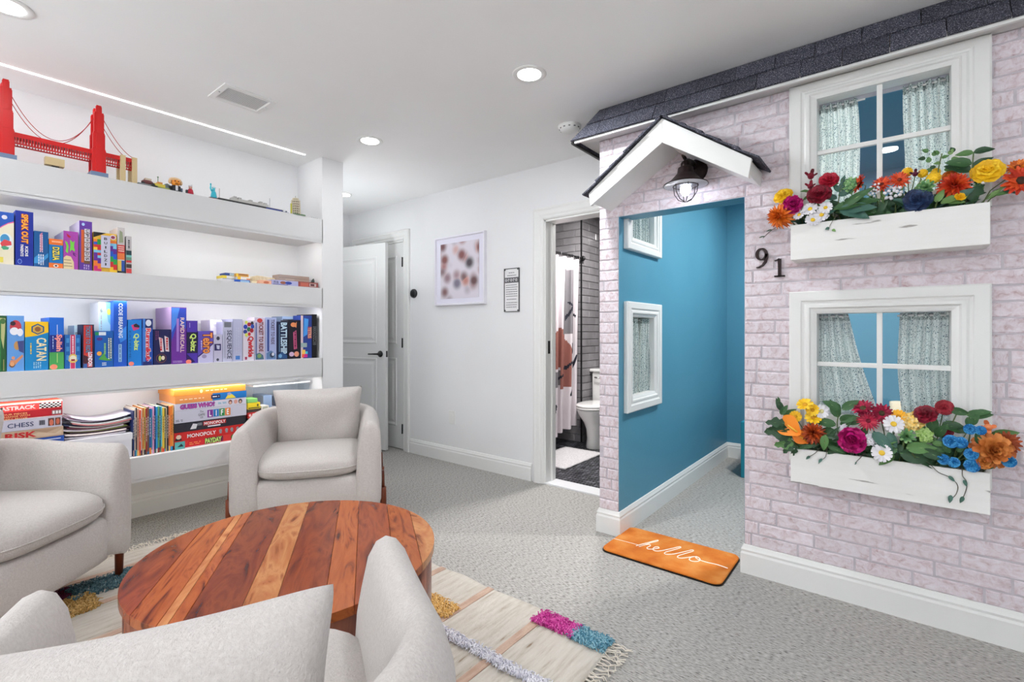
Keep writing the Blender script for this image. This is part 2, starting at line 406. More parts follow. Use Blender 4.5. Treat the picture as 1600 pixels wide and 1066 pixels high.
# ------------------------------------------------------------------ bathroom
WT = nmat('grey_gloss_tile', [(.3, (128, 125, 128)), (.7, (150, 147, 150))], (6, 6, 6), rough=.14, rand=1, hue=.10, bump=.15, bscale=(9, 9, 20), bdist=.004)
GROUT = mat((118, 116, 118), .9)
struct(bx(-3.6, 3.21, -.1, XE, 4.95, -.003).build('floor_bathroom', mat((186, 186, 190), .9)))
wf = struct(bx(-3.6, 4.88, 0, XE, 4.98, CEIL).build('wall_bathroom_far', GROUT))
wb = struct(bx(-3.6, 4.50, 0, -2.625, 4.88, CEIL).build('wall_bathroom_end', GROUT))
struct(bx(-3.72, 3.2, 0, -3.6, 4.98, CEIL).build('wall_bathroom_left', mat((150, 148, 150), .4)))
bx(-2.63, 4.492, 0, -2.617, 4.505, CEIL).build('corner_trim', BLACK, wb)
tm = {}
def tile(parent, axis, a, b, z0, z1, pos):
    k = (axis, round(b - a, 3), round(z1 - z0, 3))
    if k not in tm:
        L = b - a; H = z1 - z0; q = .004
        vs = [(0, 0, 0), (L, 0, 0), (L, 0, H), (0, 0, H), (q, -.007, q), (L - q, -.007, q), (L - q, -.007, H - q), (q, -.007, H - q)]
        if axis == 'x': vs = [(-y, x, z) for x, y, z in vs]
        me = bpy.data.meshes.new('tile'); me.from_pydata(vs, [], [(4, 5, 6, 7), (0, 1, 5, 4), (1, 2, 6, 5), (2, 3, 7, 6), (3, 0, 4, 7)])
        if axis == 'x': me.flip_normals() if hasattr(me, 'flip_normals') and False else None
        me.materials.append(WT); tm[k] = me
    link('tile', tm[k], parent, (a, pos, z0) if axis == 'y' else (pos, a, z0))
TH, TL = .078, .30
def tiles(parent, axis, a0, a1, pos, zmin=.0, zmax=CEIL):
    r = 0; z = zmin
    while z < zmax - .02:
        a = a0 - (TL / 2 if r % 2 else 0)
        while a < a1 - .01:
            x0, x1 = max(a, a0), min(a + TL - .003, a1)
            if x1 - x0 > .02: tile(parent, axis, x0, x1, z, min(z + TH - .003, zmax), pos)
            a += TL
        z += TH; r += 1
tiles(wb, 'y', -3.30, -2.632, 4.50)
tiles(wb, 'x', 4.507, 4.875, -2.625)
tiles(wf, 'y', -2.61, -2.05, 4.88)
mb = MB(); MOS = [nmat('charcoal_mosaic', [(.3, (52, 53, 58)), (.7, (84, 85, 90))], (40, 40, 40), rough=.3), mat((98, 99, 104), .3), mat((44, 45, 50), .3)]
y = 3.215; r = 0
while y < 4.86:
    x = -2.95 - (.012 if r % 2 else 0)
    while x < -1.40:
        mb.box(x, y, -.004, x + .0225, y + .0465, .003, random.choice((0, 0, 1, 2))); x += .0275
    y += .0515; r += 1
f = bpy.data.objects['floor_bathroom']; stuff(mb.build('mosaic_tile', MOS, f))
struct(bx(-2.13, YB - .005, -.01, -1.40, YB + .135, .012).build('trim_3', mat((232, 232, 234), .25, name='white_marble_threshold'), bevel=.003))
# bathmat
o = MB().grid(14, 20, lambda u, v: (-2.62 + u * .42, 3.50 + v * .68, .014 + .004 * math.sin(u * 40) * math.sin(v * 31)), smooth=True).build('bath_mat', nmat('white_terry', [(.3, (206, 202, 204)), (.7, (232, 229, 230))], (60, 60, 60), rough=.95, bump=.8, bscale=(150, 150, 150)))
sm = o.modifiers.new('solid', 'SOLIDIFY'); sm.thickness = .012; sm.offset = -1
tag(o, 'white bath mat on the dark mosaic bathroom floor', 'bath mat')
# shower rod, rings, curtain
t = thing('shower_rod', 'black shower rod with curtain rings in the bathroom', 'shower rod', (-2.60, 3.3, 1.943))
MB().tube([(0, -.05, 0), (0, 1.19, 0)], .0125, 12).build('rod', BLACK, t)
MB().lathe([(.012, 0), (.028, .002), (.028, .010), (.014, .018)], 16, X=Matrix.Translation((0, 1.195, 0)) @ Matrix.Rotation(PI / 2, 4, 'X')).build('flange', BLACK, t)
for k in range(10):
    y = .05 + k * .115
    MB().tube([(.022 * math.cos(a), y, -.006 + .022 * math.sin(a)) for a in [2 * PI * i / 12 for i in range(13)]], .0022, 6).build('ring', CHROME, t)
def cy(u, v):
    y = 3.30 + u * 1.10; amp = .035 + .02 * (1 - v)
    x = -2.60 + amp * math.sin(u * 2 * PI * 8.5 + .4) + .012 * math.sin(u * 23 + v * 2)
    return (x - .05 * (1 - v), y - .012 * math.sin(u * 2 * PI * 17) , .14 + v * 1.775 + (.07 * max(0, u - .55) / .45) * (1 - v))
def cm(u, v):
    s = u * 1.10; z = v
    def line(a, b, w=.010):
        (x0, y0), (x1, y1) = a, b; dx, dy = x1 - x0, (y1 - y0) * 1.7; L = dx * dx + dy * dy
        t = max(0, min(1, ((s - x0) * dx + (z - y0) * 1.7 * dy) / L)); px, py = x0 + t * dx - s, (y0 * 1.7 + t * dy) - z * 1.7
        return px * px + py * py < w * w
    if line((.86, .62), (1.0, .80)) or line((.90, .74), (1.04, .66)) or line((.86, .34), (1.02, .45)) or line((.93, .20), (1.06, .42)) or line((.62, .02), (.66, .17)) or line((.74, .30), (.90, .36)) or line((.82, .80), (.86, .66), .008): return 3
    if .93 < s < 1.02 and .44 < z < .53 - (s - .97) ** 2 * 20: return 3
    if .80 < s < .985 and .56 < z < .93: return 2
    if .62 < s < .93 and (.37 if s < .78 else .245) < z < .60 - (s - .74) ** 2 * 3.5: return 1
    if s < .78 and .27 < z < .36: return 2
    if s < .60 and .38 < z < .45: return 2
    return 0
o = MB().grid(260, 130, cy, mfn=cm).build('shower_curtain', [nmat('white_curtain_cloth', [(.3, (222, 213, 217)), (.7, (232, 224, 228))], (3, 3, 3), rough=.85), mat((156, 100, 90), .85), mat((128, 124, 128), .85), mat((40, 40, 52), .85)])
tag(o, 'white shower curtain printed with mauve and grey shapes and dark lines', 'shower curtain')
# toilet
t = thing('toilet', 'white toilet with closed lid in the bathroom', 'toilet', (-2.395, 4.86, 0))
def loft(mb, rings, n=28, X=None):
    mb.grid(n, len(rings), lambda u, v: (lambda r, a: (r[0] + r[2] * math.cos(a), r[1] + r[3] * math.sin(a) * (1.12 if math.sin(a) < 0 else .95), r[4]))(rings[round(v * (len(rings) - 1))], 2 * PI * u), cu=True, X=X)
    o = len(mb.v) - n; mb.f.append([o + i for i in range(n)]); mb.m.append(0); mb.sm.append(True)
mb = MB(); loft(mb, [(0, -.36, .115, .20, 0), (0, -.36, .115, .20, .02), (0, -.36, .11, .19, .10), (0, -.37, .115, .19, .19), (0, -.39, .135, .20, .26), (0, -.42, .165, .225, .33), (0, -.43, .182, .245, .385), (0, -.43, .185, .248, .40)])
mb.box(-.11, -.22, .0, .11, -.02, .36); mb.build('bowl', PORC, t, bevel=.012)
mb = MB(); loft(mb, [(0, -.43, .188, .252, .402), (0, -.43, .192, .256, .408), (0, -.43, .192, .256, .416), (0, -.43, .186, .25, .422)]); mb.build('seat', PORC, t)
mb = MB(); loft(mb, [(0, -.43, .186, .25, .424), (0, -.43, .191, .254, .430), (0, -.43, .188, .252, .440), (0, -.43, .165, .228, .447), (0, -.43, .09, .13, .450)]); mb.build('lid', PORC, t)
MB().prism([(-.20, -.19), (.20, -.19), (.21, -.01), (-.21, -.01)], 'z', .37, .735).build('tank', PORC, t, bevel=.02, seg=3)
bx(-.222, -.205, .736, .222, -.004, .768).build('tank_lid', PORC, t, bevel=.01)
MB().tube([(-.15, -.19, .68), (-.15, -.215, .68), (-.09, -.22, .675)], .007, 8).build('flush_lever', CHROME, t)

# ------------------------------------------------------------------ playhouse: facade, blue room
MORTAR = nmat('pale_mortar', [(.3, (184, 177, 184)), (.7, (204, 197, 204))], (14, 14, 14), rough=.9)
BRICK = nmat('whitewashed_brick', [(.27, (180, 150, 154)), (.39, (208, 191, 196)), (.52, (222, 212, 217)), (.7, (231, 224, 231)), (.9, (212, 206, 217))], (6, 30, 40), detail=7, rough=.85, rand=1, hue=.05, dist=.8, bump=.5, bscale=(45, 45, 45), bdist=.004, nrough=.62)
WX0, WX1 = -.282, .166
HOLES = [(XB, -.583, 0, 1.828), (WX0, WX1, 1.735, 2.212), (WX0, WX1, .80, 1.252)]
mb = MB(); holes_wall(mb, XE, 1.82, 0, CEIL, HOLES, lambda a, b, c, d: mb.box(a, YF, c, b, YFB - .004, d))
facade = struct(mb.build('wall_facade', MORTAR))
mb = MB(); holes_wall(mb, XB, 1.72, 0, CEIL, HOLES, lambda a, b, c, d: mb.box(a, YFB - .004, c, b, YFB + .002, d))
mb.box(XB, YF + .001, 1.8265, -.583, YFB, 1.829).box(-.584, YF + .001, 0, -.581, YFB, 1.828).box(XB - .002, YF + .001, 0, XB + .001, YFB, 1.828)
mb.build('inner_lining', BLUE, facade)
SIDEW = [(2.72, 3.058, .786, 1.26), (2.72, 3.058, 1.735, 2.212)]
mb = MB(); holes_wall(mb, YFB, 4.94, 0, CEIL, SIDEW, lambda a, b, c, d: mb.box(XE, a, c, XB, b, d))
struct(mb.build('wall_blue_left', BLUE))
struct(bx(XE, YFB, 0, XE + .02, 4.94, CEIL).build('wall_blue_outer', mat((205, 200, 190), .7)))
struct(bx(XB, 4.82, 0, 1.82, 4.94, CEIL).build('wall_blue_back', BLUE))
struct(bx(1.7, YFB, 0, 1.82, 4.82, CEIL).build('wall_blue_right', BLUE))
struct(bx(XB, YFB, CEIL - .008, 1.7, 4.82, CEIL - .001).build('ceiling_playhouse', mat((14, 120, 146), .5, name='deep_teal_ceiling_paint')))
baseboard('baseboard_blue', [(XE, YF + .3), (XE, YF), (XB, YF), (XB, 4.82), (1.7, 4.82)], False)
baseboard('baseboard_facade', [(-.583, YFB), (-.583, YF), (1.7, YF)], False)
# bricks
bm_cache = {}
def brick_mesh(kind):
    if kind not in bm_cache:
        rnd = random.Random(kind); L, H, T, q = 1.0, .054, .0045, .006
        pts = []
        n = 7
        for i in range(n): pts.append((i / (n - 1), rnd.uniform(-.002, .002)))
        for i in range(n): pts.append((1 - i / (n - 1), H + rnd.uniform(-.002, .002)))
        vs = [(x, 0, z) for x, z in pts] + [(min(max(x, .02 + rnd.uniform(0, .012)), .98 - rnd.uniform(0, .012)), -T, min(max(z, q * .6 + rnd.uniform(-.001, .002)), H - q * .6 + rnd.uniform(-.002, .001))) for x, z in pts]
        m = len(pts); fs = [tuple(range(m, 2 * m))] + [(i, (i + 1) % m, m + (i + 1) % m, m + i) for i in range(m)]
        me = bpy.data.meshes.new('brick'); me.from_pydata(vs, [], fs); me.materials.append(BRICK)
        me.update(); bm_cache[kind] = me
    return bm_cache[kind]
FRX0, FRX1 = -.388, .278
EXCL = [(XB - .002, -.581, 0, 1.829), (FRX0 + .012, FRX1 - .012, 1.69, 2.26), (FRX0 + .012, FRX1 - .012, .65, 1.30)]
CH = .0604; rnd = random.Random(3); far = MB(); z = .138; r = 0
while z < 2.285:
    x = XE - rnd.uniform(0, .12) - (.11 if r % 2 else 0)
    while x < 1.7:
        L = rnd.uniform(.185, .235); segs = [(max(x, XE), min(x + L - .008, 1.7))]
        lift = []
        if z + .004 < 1.829 < z + .046:
            lift = [(max(a, EXCL[0][0]), min(b, EXCL[0][1])) for a, b in segs]
        for e in EXCL:
            if e[2] < z + .05 and e[3] > z + .004:
                ns = []
                for a, b in segs:
                    if b <= e[0] or a >= e[1]: ns.append((a, b)); continue
                    if a < e[0]: ns.append((a, e[0]))
                    if b > e[1]: ns.append((e[1], b))
                segs = ns
        for a, b in lift:
            if b - a > .018:
                o = link('brick', brick_mesh(rnd.randrange(8)), facade, (a, YF, 1.832)); o.scale = (b - a, rnd.uniform(.6, 1.25), (z + .054 - 1.832) / .054)
        for a, b in segs:
            if b - a < .018: continue
            top = min(1.0, (2.288 - z) / .054)
            if a < .5:
                o = link('brick', brick_mesh(rnd.randrange(8)), facade, (a, YF, z)); o.scale = (b - a, rnd.uniform(.6, 1.25), top)
            else:
                far.box(a, YF - .004, z, b, YF, z + .054 * top)
        x += L
    z += CH; r += 1
stuff(far.build('brick_field', BRICK, facade))
# windows
CURT = nmat('printed_curtain_cloth', [(.36, (50, 88, 108)), (.39, (150, 190, 198)), (.42, (236, 242, 240)), (.75, (242, 246, 244))], (240, 240, 210), detail=1.5, rough=.9, rand=1)
CURT_D = nmat('printed_curtain_header', [(.38, (58, 76, 82)), (.46, (170, 188, 186)), (.7, (220, 228, 224))], (200, 200, 170), detail=1.5, rough=.9)
nb = CURT.node_tree
_b = nb.nodes['Principled BSDF']; _t = nb.nodes.new('ShaderNodeBsdfTranslucent'); _mx = nb.nodes.new('ShaderNodeMixShader'); _mx.inputs[0].default_value = .5
_src = _b.inputs['Base Color'].links[0].from_socket
nb.links.new(_src, _t.inputs[0]); nb.links.new(_b.outputs[0], _mx.inputs[1]); nb.links.new(_t.outputs[0], _mx.inputs[2]); nb.links.new(_mx.outputs[0], nb.nodes['Material Output'].inputs[0])
WPROF = [(0, 0), (0, .026), (.006, .030), (.045, .030), (.05, .024), (.058, .022), (.066, .026), (.078, .026), (.084, .018), (.092, .016), (.105, .010), (.107, -.02), (.107, -.062)]
def window(name, root, ox0, ox1, oz0, oz1, frame, label_c, pane=True, muntin=True, curtains=()):
    """root: structure object whose local frame has x right, y into the wall, z up; frame: outer rectangle of the casing"""
    fx0, fx1, fz0, fz1 = frame
    mb = MB(); o = 0
    # casing: widths differ per side, so lay the profile out side by side
    k = len(WPROF); vs = []
    for ins, pr in WPROF:
        t = ins / .105
        vs += [(fx0 + (ox0 - fx0) * t, -pr, fz0 + (oz0 - fz0) * t), (fx0 + (ox0 - fx0) * t, -pr, fz1 + (oz1 - fz1) * t), (fx1 + (ox1 - fx1) * t, -pr, fz1 + (oz1 - fz1) * t), (fx1 + (ox1 - fx1) * t, -pr, fz0 + (oz0 - fz0) * t)]
    fs = [(a * 4 + c, a * 4 + (c + 1) % 4, (a + 1) * 4 + (c + 1) % 4, (a + 1) * 4 + c) for a in range(k - 1) for c in range(4)]
    mb.add(vs, fs).build('frame', TRIM, root)
    if muntin:
        xm, zm = (ox0 + ox1) / 2, (oz0 + oz1) / 2 + (.0)
        bx(xm - .010, .004, oz0, xm + .010, .022, oz1).build('muntin', TRIM, root, bevel=.002)
        bx(ox0, .0045, zm - .010, ox1, .0225, zm + .010).build('muntin', TRIM, root, bevel=.002)
        q = [(ox0, xm, oz0, zm), (xm, ox1, oz0, zm), (ox0, xm, zm, oz1), (xm, ox1, zm, oz1)]
    else: q = [(ox0, ox1, oz0, oz1)]
    if pane:
        for a, b, c, d in q: bx(a, .012, c, b, .015, d).build('pane', GLASS, root)
def curtain(root, lab, x0, x1, z0, z1, depth, wfun, folds, seed):
    """one hanging curtain in the root's frame; wfun(v) -> (left, right) at height v (0 bottom, 1 top)"""
    M = root.matrix_world if False else Matrix.Translation(root.location) @ root.rotation_euler.to_matrix().to_4x4()
    rnd = random.Random(seed); ph = [rnd.uniform(0, 6) for _ in range(4)]
    def fn(u, v):
        a, b = wfun(v); y = depth + .012 * math.sin(u * 2 * PI * folds + ph[0] + .5 * math.sin(v * 3 + ph[3])) + .005 * math.sin(u * 2 * PI * folds * 2.3 + ph[1]) * (.4 + v)
        return (a + (b - a) * u + .004 * math.sin(v * 5 + ph[2]), y, z0 + (z1 - z0) * v)
    o = MB().grid(70, 30, fn, mfn=lambda u, v: 1 if v > .93 else 0).build('window_curtain', [CURT, CURT_D])
    o.matrix_world = M
    s = o.modifiers.new('solid', 'SOLIDIFY'); s.thickness = .0012
    tag(o, lab, 'curtain')
    MB().tube([(x0, depth, z1 - .012), (x1, depth, z1 - .012)], .004, 8).build('curtain_rod', TRIM, o)
    return o
def backing(root, x0, x1, z0, z1, d): return bx(x0, d, z0, x1, d + .004, z1).build('back_panel', mat((214, 206, 190), .7), root)
def wroot(name, loc, rz): return struct(MB().build(name, TRIM, None, loc, (0, 0, rz)))
w1 = wroot('window_1', (0, YF, 0), 0)
window('window_1', w1, WX0, WX1, 1.735, 2.212, (FRX0, FRX1, 1.64, 2.286), '')
curtain(w1, 'left sheer printed curtain in the upper facade window', WX0, -.11, 1.735, 2.205, .075, lambda v: (WX0 - .005, -.128 - .01 * v), 5, 1)
curtain(w1, 'right sheer printed curtain in the upper facade window', .03, WX1, 1.735, 2.205, .075, lambda v: (.022, WX1 + .005), 5, 2)
w2 = wroot('window_2', (0, YF, 0), 0)
window('window_2', w2, WX0, WX1, .80, 1.252, (FRX0, FRX1, .58, 1.352), '')
curtain(w2, 'left printed curtain drawn slanting in the lower facade window', WX0, -.17, .80, 1.25, .075, lambda v: (WX0 - .005, -.176 + .115 * (1 - v)), 4, 3)
curtain(w2, 'right printed curtain in the lower facade window', .0, WX1, .80, 1.25, .075, lambda v: (.005 + .02 * max(0, .5 - v), WX1 + .005), 5, 4)
w3 = wroot('window_3', (XB, 0, 0), PI / 2)
window('window_3', w3, 2.72, 3.058, .786, 1.26, (2.628, 3.146, .695, 1.348), '', muntin=False, pane=False)
curtain(w3, 'left printed curtain in the lower window of the blue wall', 2.72, 2.87, .786, 1.255, .032, lambda v: (2.715, 2.868 + .015 * (1 - v)), 4, 5)
curtain(w3, 'right printed curtain in the lower window of the blue wall', 2.91, 3.058, .786, 1.255, .032, lambda v: (2.925 - .02 * (1 - v), 3.063), 4, 6)
w4 = wroot('window_4', (XB, 0, 0), PI / 2)
window('window_4', w4, 2.72, 3.058, 1.735, 2.212, (2.628, 3.146, 1.655, 2.30), '', muntin=False, pane=False)
curtain(w4, 'left printed curtain in the upper window of the blue wall', 2.72, 2.88, 1.735, 2.208, .032, lambda v: (2.715, 2.885), 4, 7)
curtain(w4, 'right printed curtain in the upper window of the blue wall', 2.89, 3.058, 1.735, 2.208, .032, lambda v: (2.895, 3.063), 4, 8)
backing(w3, 2.72, 3.058, .786, 1.26, .058); backing(w4, 2.72, 3.058, 1.735, 2.212, .058)
# bed inside the playhouse with a pillow
t = thing('bed', 'low teal bed at the back of the blue playhouse room', 'bed', (0, 4.2, 0))
bx(-.985, 0, 0, 1.5, .035, .45).build('side_panel', TEAL, t, bevel=.006)
bx(-.985, .035, 0, -.95, .6, .45).build('end_panel', TEAL, t, bevel=.006)
bx(-.945, .04, .30, 1.5, .60, .47).build('mattress', mat((225, 222, 214), .9), t, bevel=.03, seg=3)
def pillow_mesh(w, h, t, pinch=.07, n=26):
    mb = MB()
    for s in (1, -1):
        def fn(u, v):
            a, b = u * 2 - 1, v * 2 - 1
            e = max(0, (1 - a ** 4)) ** .55 * max(0, (1 - b ** 4)) ** .55
            k = 1 - pinch * (1 - a * a) ** 1 * abs(b) ** 3; l = 1 - pinch * (1 - b * b) * abs(a) ** 3
            q = 1 - .03 * (a * a * b * b) ** 4
            return (a * w / 2 * l * q, s * t / 2 * e * (1 + .05 * math.sin(a * 5 + b * 4)), b * h / 2 * k * q)
        mb.grid(n, n, fn)
    return mb
o = pillow_mesh(.30, .30, .11).build('bed_pillow', mat((244, 226, 196), .9), None, (.10, 4.42, .555), (-.75, 0, 0), weld=True)
tag(o, 'cream pillow on the bed seen through the lower facade window', 'pillow')

# ------------------------------------------------------------------ eave roof
SHING = nmat('charcoal_asphalt_shingle', [(.32, (34, 35, 42)), (.48, (62, 63, 74)), (.6, (92, 93, 106)), (.74, (168, 166, 174))], (260, 260, 260), detail=2, rough=.9, bump=.8, bscale=(220, 220, 220), bdist=.003, rand=1, hue=.18)
roof = thing('shingled_eave', 'charcoal shingled eave running along the top of the brick playhouse wall', 'roof', (0, 2.44, 2.268))
mb = bx(-1.47, 0, -.004, 1.7, .014, .012); mb.build('fascia_board', TRIM, roof)
bx(-1.47, .006, .02, 1.7, .123, .032).box(-1.47, .123, .02, XE - .003, .64, .032).build('soffit', mat((215, 213, 212), .6), roof)
MB().prism([(.02, .035), (.10, .178), (.12, .178), (.12, .035)], 'x', -1.36, 1.7).build('sheathing', mat((60, 50, 45), .9), roof)
rnd = random.Random(11)
for row, (ya, za, yb, zb, x0, t) in enumerate(((-.004, .006, .052, .102, -1.487, .010), (.040, .096, .084, .1815, -1.405, .010))):
    x = x0; first = True
    while x < 1.68:
        wd = rnd.uniform(.15, .19) if not (first and row) else .11
        x1 = min(x + wd, 1.7); dz = rnd.uniform(-.002, .002); lift = rnd.uniform(0, .004)
        top = x + ((.075 if row == 0 else .06) if first else 0)
        vs = [(x, ya - lift, za + dz), (x1 - .003, ya - lift, za + dz), (x1 - .003, yb, zb), (top, yb, zb),
              (x, ya - t - lift, za + dz + .003), (x1 - .003, ya - t - lift, za + dz + .003), (x1 - .003, yb - t, zb + .003 if row == 0 else zb), (top, yb - t, zb + .003 if row == 0 else zb)]
        MB().add(vs, [(0, 1, 2, 3), (4, 7, 6, 5), (0, 4, 5, 1), (1, 5, 6, 2), (2, 6, 7, 3), (3, 7, 4, 0)]).build('shingle', SHING, roof)
        x = x1; first = False
# left hip side
for row, (xa, za, xb, zb) in enumerate(((-1.487, .004, -1.415, .098), (-1.42, .092, -1.345, .181))):
    y = .0 + row * .05; k = 0
    while y < .62:
        y1 = min(y + .17, .645); o2 = (.05 if k == 0 else 0)
        MB().add([(xa, y, za), (xa, y1 - .003, za), (xb, y1 - .003, zb), (xb, y + o2, zb), (xa - .008, y, za), (xa - .008, y1 - .003, za), (xb - .008, y1 - .003, zb), (xb - .008, y + o2, zb)],
                 [(0, 1, 2, 3), (4, 7, 6, 5), (0, 4, 5, 1), (1, 5, 6, 2), (2, 6, 7, 3), (3, 7, 4, 0)]).build('shingle', SHING, roof)
        y = y1; k += 1
bx(-1.49, .0, -.006, -1.476, .645, .008).build('drip_edge', BLACK, roof)
# ------------------------------------------------------------------ gable canopy over the door
YG = 2.315
can = thing('gable_canopy', 'small white gable canopy with black shingles over the playhouse doorway', 'canopy', (-.899, YF, 0))
LFT = [(-.401, 1.912), (0, 2.204), (0, 2.112), (-.395, 1.866)]
RGT = [(.395, 1.924), (0, 2.204), (0, 2.112), (.388, 1.862)]
for P in (LFT, RGT):
    MB().prism(P, 'y', YG - YF + .018, -.002).build('soffit_board', TRIM, can)
    s = 1 if P is RGT else -1
    Q = [(P[0][0] + s * .006, P[0][1] + .004), (0, 2.212), (0, 2.094), (P[3][0] + s * .0, P[3][1] - .018)]
    MB().prism(Q, 'y', YG - YF, YG - YF + .02).build('fascia_board', TRIM, can, bevel=.002)
    dx, dz = P[0][0] - 0, P[0][1] - 2.204; L = math.hypot(dx, dz); ux, uz = dx / L, dz / L; nx, nz = -uz * s, ux * s
    if nz < 0: nx, nz = -nx, -nz
    n = 5
    for i in range(n):
        a, b = L * i / n, L * (i + 1) / n + .03
        o0, o1 = .010, .017
        def pt(d, h): return (ux * d + nx * h, 2.204 + uz * d + nz * h)
        for j, (ya, yb) in enumerate(((YG - YF - .015 - .004 * (i % 2), -.13), (-.128, -.004))):
            MB().prism([pt(a, o0), pt(b, o1), pt(b, o1 + .008), pt(a, o0 + .006)], 'y', ya, yb).build('shingle', SHING, can)
MB().prism([(-.03, 2.206), (0, 2.226), (.03, 2.206), (.03, 2.212), (0, 2.233), (-.03, 2.212)], 'y', YG - YF - .016, -.004).build('ridge_cap', SHING, can)
# ------------------------------------------------------------------ barn light
lp = thing('wall_lantern', 'dark bronze barn style wall lantern lit under the gable canopy', 'lamp', (-.815, YF, 2.0))
RX = Matrix.Rotation(PI / 2, 4, 'X')
MB().lathe([(.001, .030), (.035, .030), (.052, .022), (.060, .008), (.060, 0)], 28, X=RX).build('back_plate', BRONZE, lp)
hx, hy, hz = -.005, -.145, -.075
MB().tube([(0, -.02, .015), (0, -.06, .025), (hx, -.11, .02), (hx, hy, -.0), (hx, hy, hz + .03)], [.016, .016, .017, .022, .026], 12).build('arm', BRONZE, lp)
MB().tube([(-.02, -.03, .03), (-.035, -.07, .065), (-.03, -.12, .055), (hx, hy, .012)], .005, 8).build('hook', BRONZE, lp)
X = Matrix.Translation((hx, hy, hz))
MB().lathe([(.024, .062), (.036, .055), (.040, .028), (.046, .022), (.060, .006), (.078, -.012), (.104, -.026), (.106, -.030), (.103, -.030), (.076, -.017), (.056, .0), (.04, .016), (.03, .02)], 36, X=X).build('shade', BRONZE, lp)
MB().lathe([(.103, -.0305), (.075, -.0175), (.055, -.001), (.03, .014), (.001, .014)], 36, X=X).build('shade_lining', mat((240, 242, 250), .4, name='white_enamel'), lp)
MB().lathe([(.040, -.005), (.044, -.03), (.040, -.07), (.026, -.095), (.001, -.102)], 24, X=X).build('glass_jar', GLASS, lp)
MB().lathe([(.012, .0), (.013, -.02), (.026, -.045), (.024, -.065), (.012, -.08), (.001, -.082)], 20, X=X).build('bulb', mat((225, 235, 255), .4, emit=14, name='cool_bulb'), lp)
for k in range(6):
    a = PI * k / 3
    MB().tube([(hx + math.cos(a) * r, hy + math.sin(a) * r, hz + z) for r, z in ((.056, -.012), (.060, -.03), (.055, -.07), (.035, -.10), (.006, -.113))], .0022, 6).build('cage_wire', BRONZE, lp)
for r, z in ((.059, -.035),):
    MB().tube([(hx + r * math.cos(2 * PI * i / 24), hy + r * math.sin(2 * PI * i / 24), hz + z) for i in range(25)], .0022, 6).build('cage_ring', BRONZE, lp)
l = bpy.data.lights.new('lantern_bulb', 'POINT'); l.energy = 4.0; l.color = (.86, .9, 1); l.shadow_soft_size = .03
lo = bpy.data.objects.new('lantern_bulb', l); lo.location = (-.815 + hx, YF + hy, 2.0 + hz - .055); C.objects.link(lo)
# ------------------------------------------------------------------ house numbers
def stroke_glyph(name, pieces, lab):
    mb = MB()
    for pts, ws in pieces:
        k = len(pts); L = []; Rr = []
        for i, p in enumerate(pts):
            a = Vector(pts[max(i - 1, 0)]); b = Vector(pts[min(i + 1, k - 1)]); d = (b - a).normalized(); nn = Vector((-d.y, d.x)) * ws[i] / 2
            L.append(Vector(p) + nn); Rr.append(Vector(p) - nn)
        vs = [(p.x, -.012, p.y) for p in L] + [(p.x, -.012, p.y) for p in Rr] + [(p.x, 0, p.y) for p in L] + [(p.x, 0, p.y) for p in Rr]
        fs = []
        for i in range(k - 1):
            fs += [(i, i + 1, k + i + 1, k + i), (2 * k + i, 3 * k + i, 3 * k + i + 1, 2 * k + i + 1), (i, 2 * k + i, 2 * k + i + 1, i + 1), (k + i, k + i + 1, 3 * k + i + 1, 3 * k + i)]
        fs += [(0, k, 3 * k, 2 * k), (k - 1, 3 * k - 1, 4 * k - 1, 2 * k - 1)]
        mb.add(vs, fs)
    return mb
def arc(cx, cz, rx, rz, a0, a1, n=20): return [(cx + rx * math.cos(math.radians(a0 + (a1 - a0) * i / n)), cz + rz * math.sin(math.radians(a0 + (a1 - a0) * i / n))) for i in range(n + 1)]
bowl = arc(0, .062, .020, .026, 0, 360, 24); bw = [.006 + .007 * abs(math.cos(math.radians(15 * i))) for i in range(25)]
tail = [(.0225, .062), (.022, .045), (.016, .024), (.004, .009), (-.012, .001), (-.023, .0)]; tw = [.012, .0125, .012, .009, .006, .004]
p9 = onY(1190.5, 418, YF - .006); p1 = onY(1217, 433, YF - .006)
tag(stroke_glyph('9', [(bowl, bw), (tail, tw)], '').build('house_number', BRONZE, None, (p9.x, YF - .005, p9.z)), 'dark metal numeral 9 on the brick wall left of the upper flower box', 'house number')
tag(stroke_glyph('1', [([(.004, .003), (.004, .084)], [.013, .013]), ([(-.018, .0035), (.026, .0035)], [.007, .007]), ([(.004, .084), (-.006, .079), (-.017, .077)], [.007, .006, .005])], '').build('house_number', BRONZE, None, (p1.x, YF - .005, p1.z)), 'dark metal numeral 1 on the brick wall, lower than the 9 beside it', 'house number')

